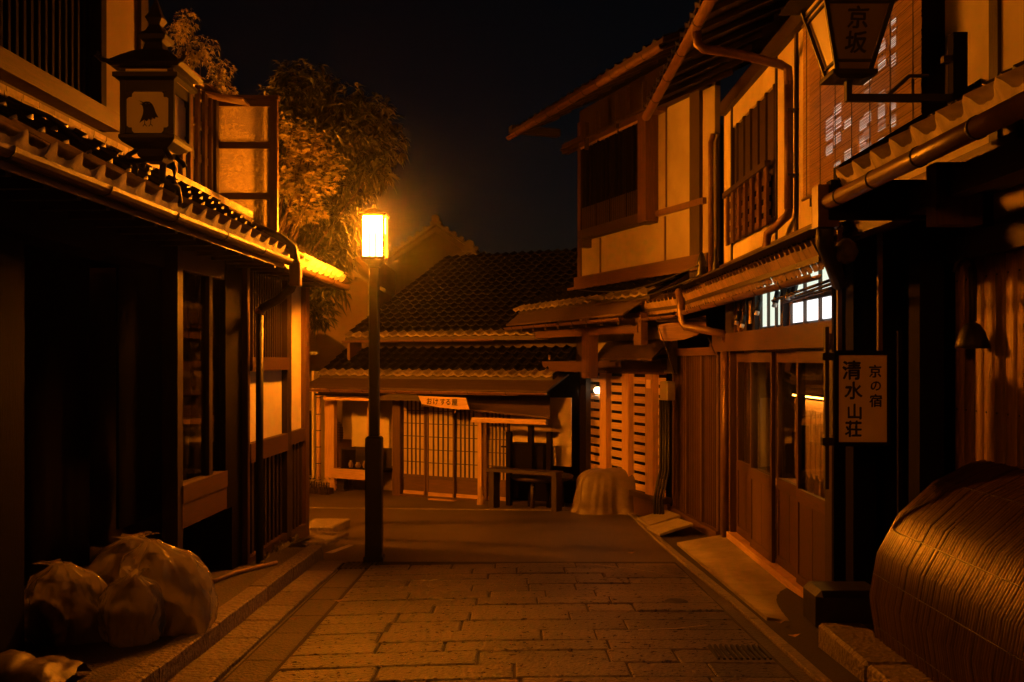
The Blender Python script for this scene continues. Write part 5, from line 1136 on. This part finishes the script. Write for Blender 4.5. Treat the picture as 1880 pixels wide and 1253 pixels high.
eg = [cl(560, 160, 14.4, .45), (cl(530, 200, 14.2, .5)), cl(620, 200, 14.2, .5), cl(675, 215, 14, .42), cl(700, 262, 13.8, .34), cl(650, 270, 13.9, .45), cl(690, 320, 13.8, .28), cl(580, 250, 14, .5), cl(640, 340, 13.9, .42), cl(600, 400, 13.8, .48), cl(560, 460, 13.6, .5), cl(650, 420, 14, .35), cl(590, 520, 13.4, .34), cl(578, 570, 13.2, .24), cl(500, 300, 14.3, .55), cl(520, 400, 14, .5), cl(625, 465, 13.9, .3)]
tree('evergreen_tree', 'dark leafy evergreen tree spreading behind the wavy tiled eave', (-3.35, 13.2, -.6), 4.9, eg, 480, .044, 'leaf', 'lance', 5)
mp_ = [cl(548, 285, 12.2, .24), cl(575, 265, 12.3, .22), cl(600, 300, 12.2, .2), cl(540, 330, 12.2, .26), cl(590, 340, 12.2, .22), cl(530, 240, 12.3, .22), cl(560, 385, 12.2, .24), cl(450, 320, 11.9, .26), cl(480, 360, 11.9, .22), cl(420, 250, 12, .22), cl(440, 400, 12.0, .2)]
tree('maple_tree', 'lamplit maple with star-shaped leaves beside the mesh screen', (-3.1, 12.2, -.56), 4.2, mp_, 520, .038, 'maple', 'star', 9)
pn = [cl(398, 118, 10.6, .16), cl(385, 140, 10.6, .15), cl(320, 50, 10.2, .14), cl(400, 165, 10.7, .2), cl(372, 95, 10.9, .2), cl(340, 90, 10.9, .22), cl(420, 190, 11, .2), cl(330, 25, 10.4, .15)]
tree('bamboo_grove_tree', 'feathery dark tree tuft rising behind the slatted roof screen', (-3.5, 11.4 - .5, -.4), 4.6, pn, 900, .014, 'maple', 'lance', 13)

# ================================================================== RUBBISH BAGS
def bag(label, base, rx, ry, hgt, neck, seed, lean=(0, 0), name='rubbish_bag', stuffed=True, knot=1.0):
    rnd = random.Random(seed); t = thing(name, base, label, 'rubbish bag', 'rubbish bags on the sidewalk'); b = Vector(base)
    NA, NZ = 128, 56
    def crease(q):                                     # sharp folds, as in thin film
        return sum((1 - abs(noise.noise(q * f + Vector((seed * 7.3, f, 0)))) * 2.2) * a for f, a in ((1.7, .5), (3.4, .3), (7.1, .2)))
    def surf(scale, off, amp):
        vs_ = []
        for j in range(NZ + 1):
            t_ = j / NZ; z = hgt * t_ * scale
            prof_ = (math.sin(math.pi * min(1, (t_ * .70 + .24))) ** .55) if t_ < .84 else None
            if prof_ is None: k = min(1, (t_ - .84) / .16); prof_ = (math.sin(math.pi * (.84 * .70 + .24)) ** .55) * (1 - k) ** 1.3 + neck * k
            for i in range(NA):
                a = 2 * math.pi * i / NA; q = Vector((math.cos(a), math.sin(a), t_ * 1.5))
                n1 = noise.noise(q * 1.3 + Vector((seed * 3.1, 0, 0))) * .26 + noise.noise(q * 3.1 + Vector((seed, 2, 0))) * .10
                rid = (crease(Vector((q.x * 1.3, q.y * 1.3, t_ * .9))) - .35) * amp * (.6 + t_ * .6)
                r = scale * prof_ * (1 + n1) + rid * prof_
                vs_.append(b + off + Vector((rx * r * math.cos(a) + lean[0] * t_ ** 2, ry * r * math.sin(a) + lean[1] * t_ ** 2, max(.004, z * (1 + n1 * .5 * (1 - t_)) + .01))))
        return vs_, [(j * NA + i, j * NA + (i + 1) % NA, (j + 1) * NA + (i + 1) % NA, (j + 1) * NA + i) for j in range(NZ) for i in range(NA)]
    v_, f_ = surf(1, Vector((0, 0, 0)), .16); m = MB(); m.add(v_, f_, True); m.add(v_[:NA], [tuple(range(NA))]); m.build('bag_skin', M['bag'], t)
    tp_ = b + Vector((lean[0], lean[1], hgt))
    m = MB(); NT = 20; vs_ = []
    for j in range(5):
        for i in range(NT):
            a = 2 * math.pi * i / NT; r = (.022 + .045 * (j / 4) ** 1.5) * (1 + .5 * math.sin(a * 5 + seed)); vs_.append(tp_ + Vector((r * math.cos(a) + lean[0] * .25 * j, r * math.sin(a), (-.02 + j * .022 - .05 * (j / 4) ** 2 * (.5 + .8 * noise.noise(Vector((math.cos(a) * 2, math.sin(a) * 2, seed))))) * knot)))
    m.add(vs_, [(j * NT + i, j * NT + (i + 1) % NT, (j + 1) * NT + (i + 1) % NT, (j + 1) * NT + i) for j in range(4) for i in range(NT)], True); m.build('tied_neck', M['bag'], t)
    if stuffed:
        v_, f_ = surf(.84, Vector((0, 0, .0)), .05); m = MB(); m.add(v_, f_, True); m.build('contents', M['trash'], t)
def gp_(u, v, hh=.13):
    y = (EYE - hh) / ((v - HV) / F - .045); return (XU(u, y), y, G(y) + hh)
bag('big clear rubbish bag, the palest of the pile, leaning at the kerb', gp_(320, 1158), .29, .25, .58, .16, 3, (-.16, .02), knot=.7)
bag('small shiny clear rubbish bag with knotted top at the pile front', gp_(240, 1180), .20, .18, .42, .14, 4, (.02, 0))
bag('rounded rubbish bag wedged behind the small shiny bag', gp_(215, 1135), .26, .24, .56, .20, 6, (.10, 0), knot=.5)
bag('dark rubbish bag in shadow beside the boarded wall', gp_(130, 1175), .26, .24, .46, .22, 8, (-.08, .05), knot=.4)
# crumpled sheet at the very front
cs = gp_(35, 1262); m = MB(); NX_, NY_ = 26, 14; vs_ = []
for j in range(NY_ + 1):
    for i in range(NX_ + 1):
        x = -.35 + .62 * i / NX_; y = -.25 + .5 * j / NY_; e = max(0, 1 - (abs(y) / .25) ** 3) * (1 - .55 * (i / NX_) ** 4)
        z = .16 * e + .05 * noise.noise(Vector((x * 6, y * 9, 1))) + .03 * noise.noise(Vector((x * 16, y * 5, 7)))
        vs_.append(Vector(cs) + Vector((x + .03 * noise.noise(Vector((y * 14, 3, 0))), y, max(.004, z))))
m.add(vs_, [(j * (NX_ + 1) + i, j * (NX_ + 1) + i + 1, (j + 1) * (NX_ + 1) + i + 1, (j + 1) * (NX_ + 1) + i) for j in range(NY_) for i in range(NX_)], True)
tag(m.build('crumpled_sack', M['bag2'] if 'bag2' in M else M['cloth'], None, origin=cs), 'crumpled pale plastic sack lying flat before the rubbish bags', 'plastic sack')

# ================================================================== NIGHT AIR
HAZE = 0.0014
hz = MB().box(WORLD, -9, 46, -17, 17, -1.9, 7.4).mesh('haze')
vm = bpy.data.materials.new('thin_night_haze'); vm.use_nodes = True; t_ = vm.node_tree; t_.nodes.clear()
pv = t_.nodes.new('ShaderNodeVolumePrincipled'); pv.inputs['Density'].default_value = HAZE; pv.inputs['Color'].default_value = (.9, .9, .9, 1); pv.inputs['Anisotropy'].default_value = .97
vo = t_.nodes.new('ShaderNodeOutputMaterial'); t_.links.new(pv.outputs[0], vo.inputs['Volume'])
hz.materials.append(vm); ho = link(bpy.data.objects.new('haze', hz)); tag(ho, kind='stuff')
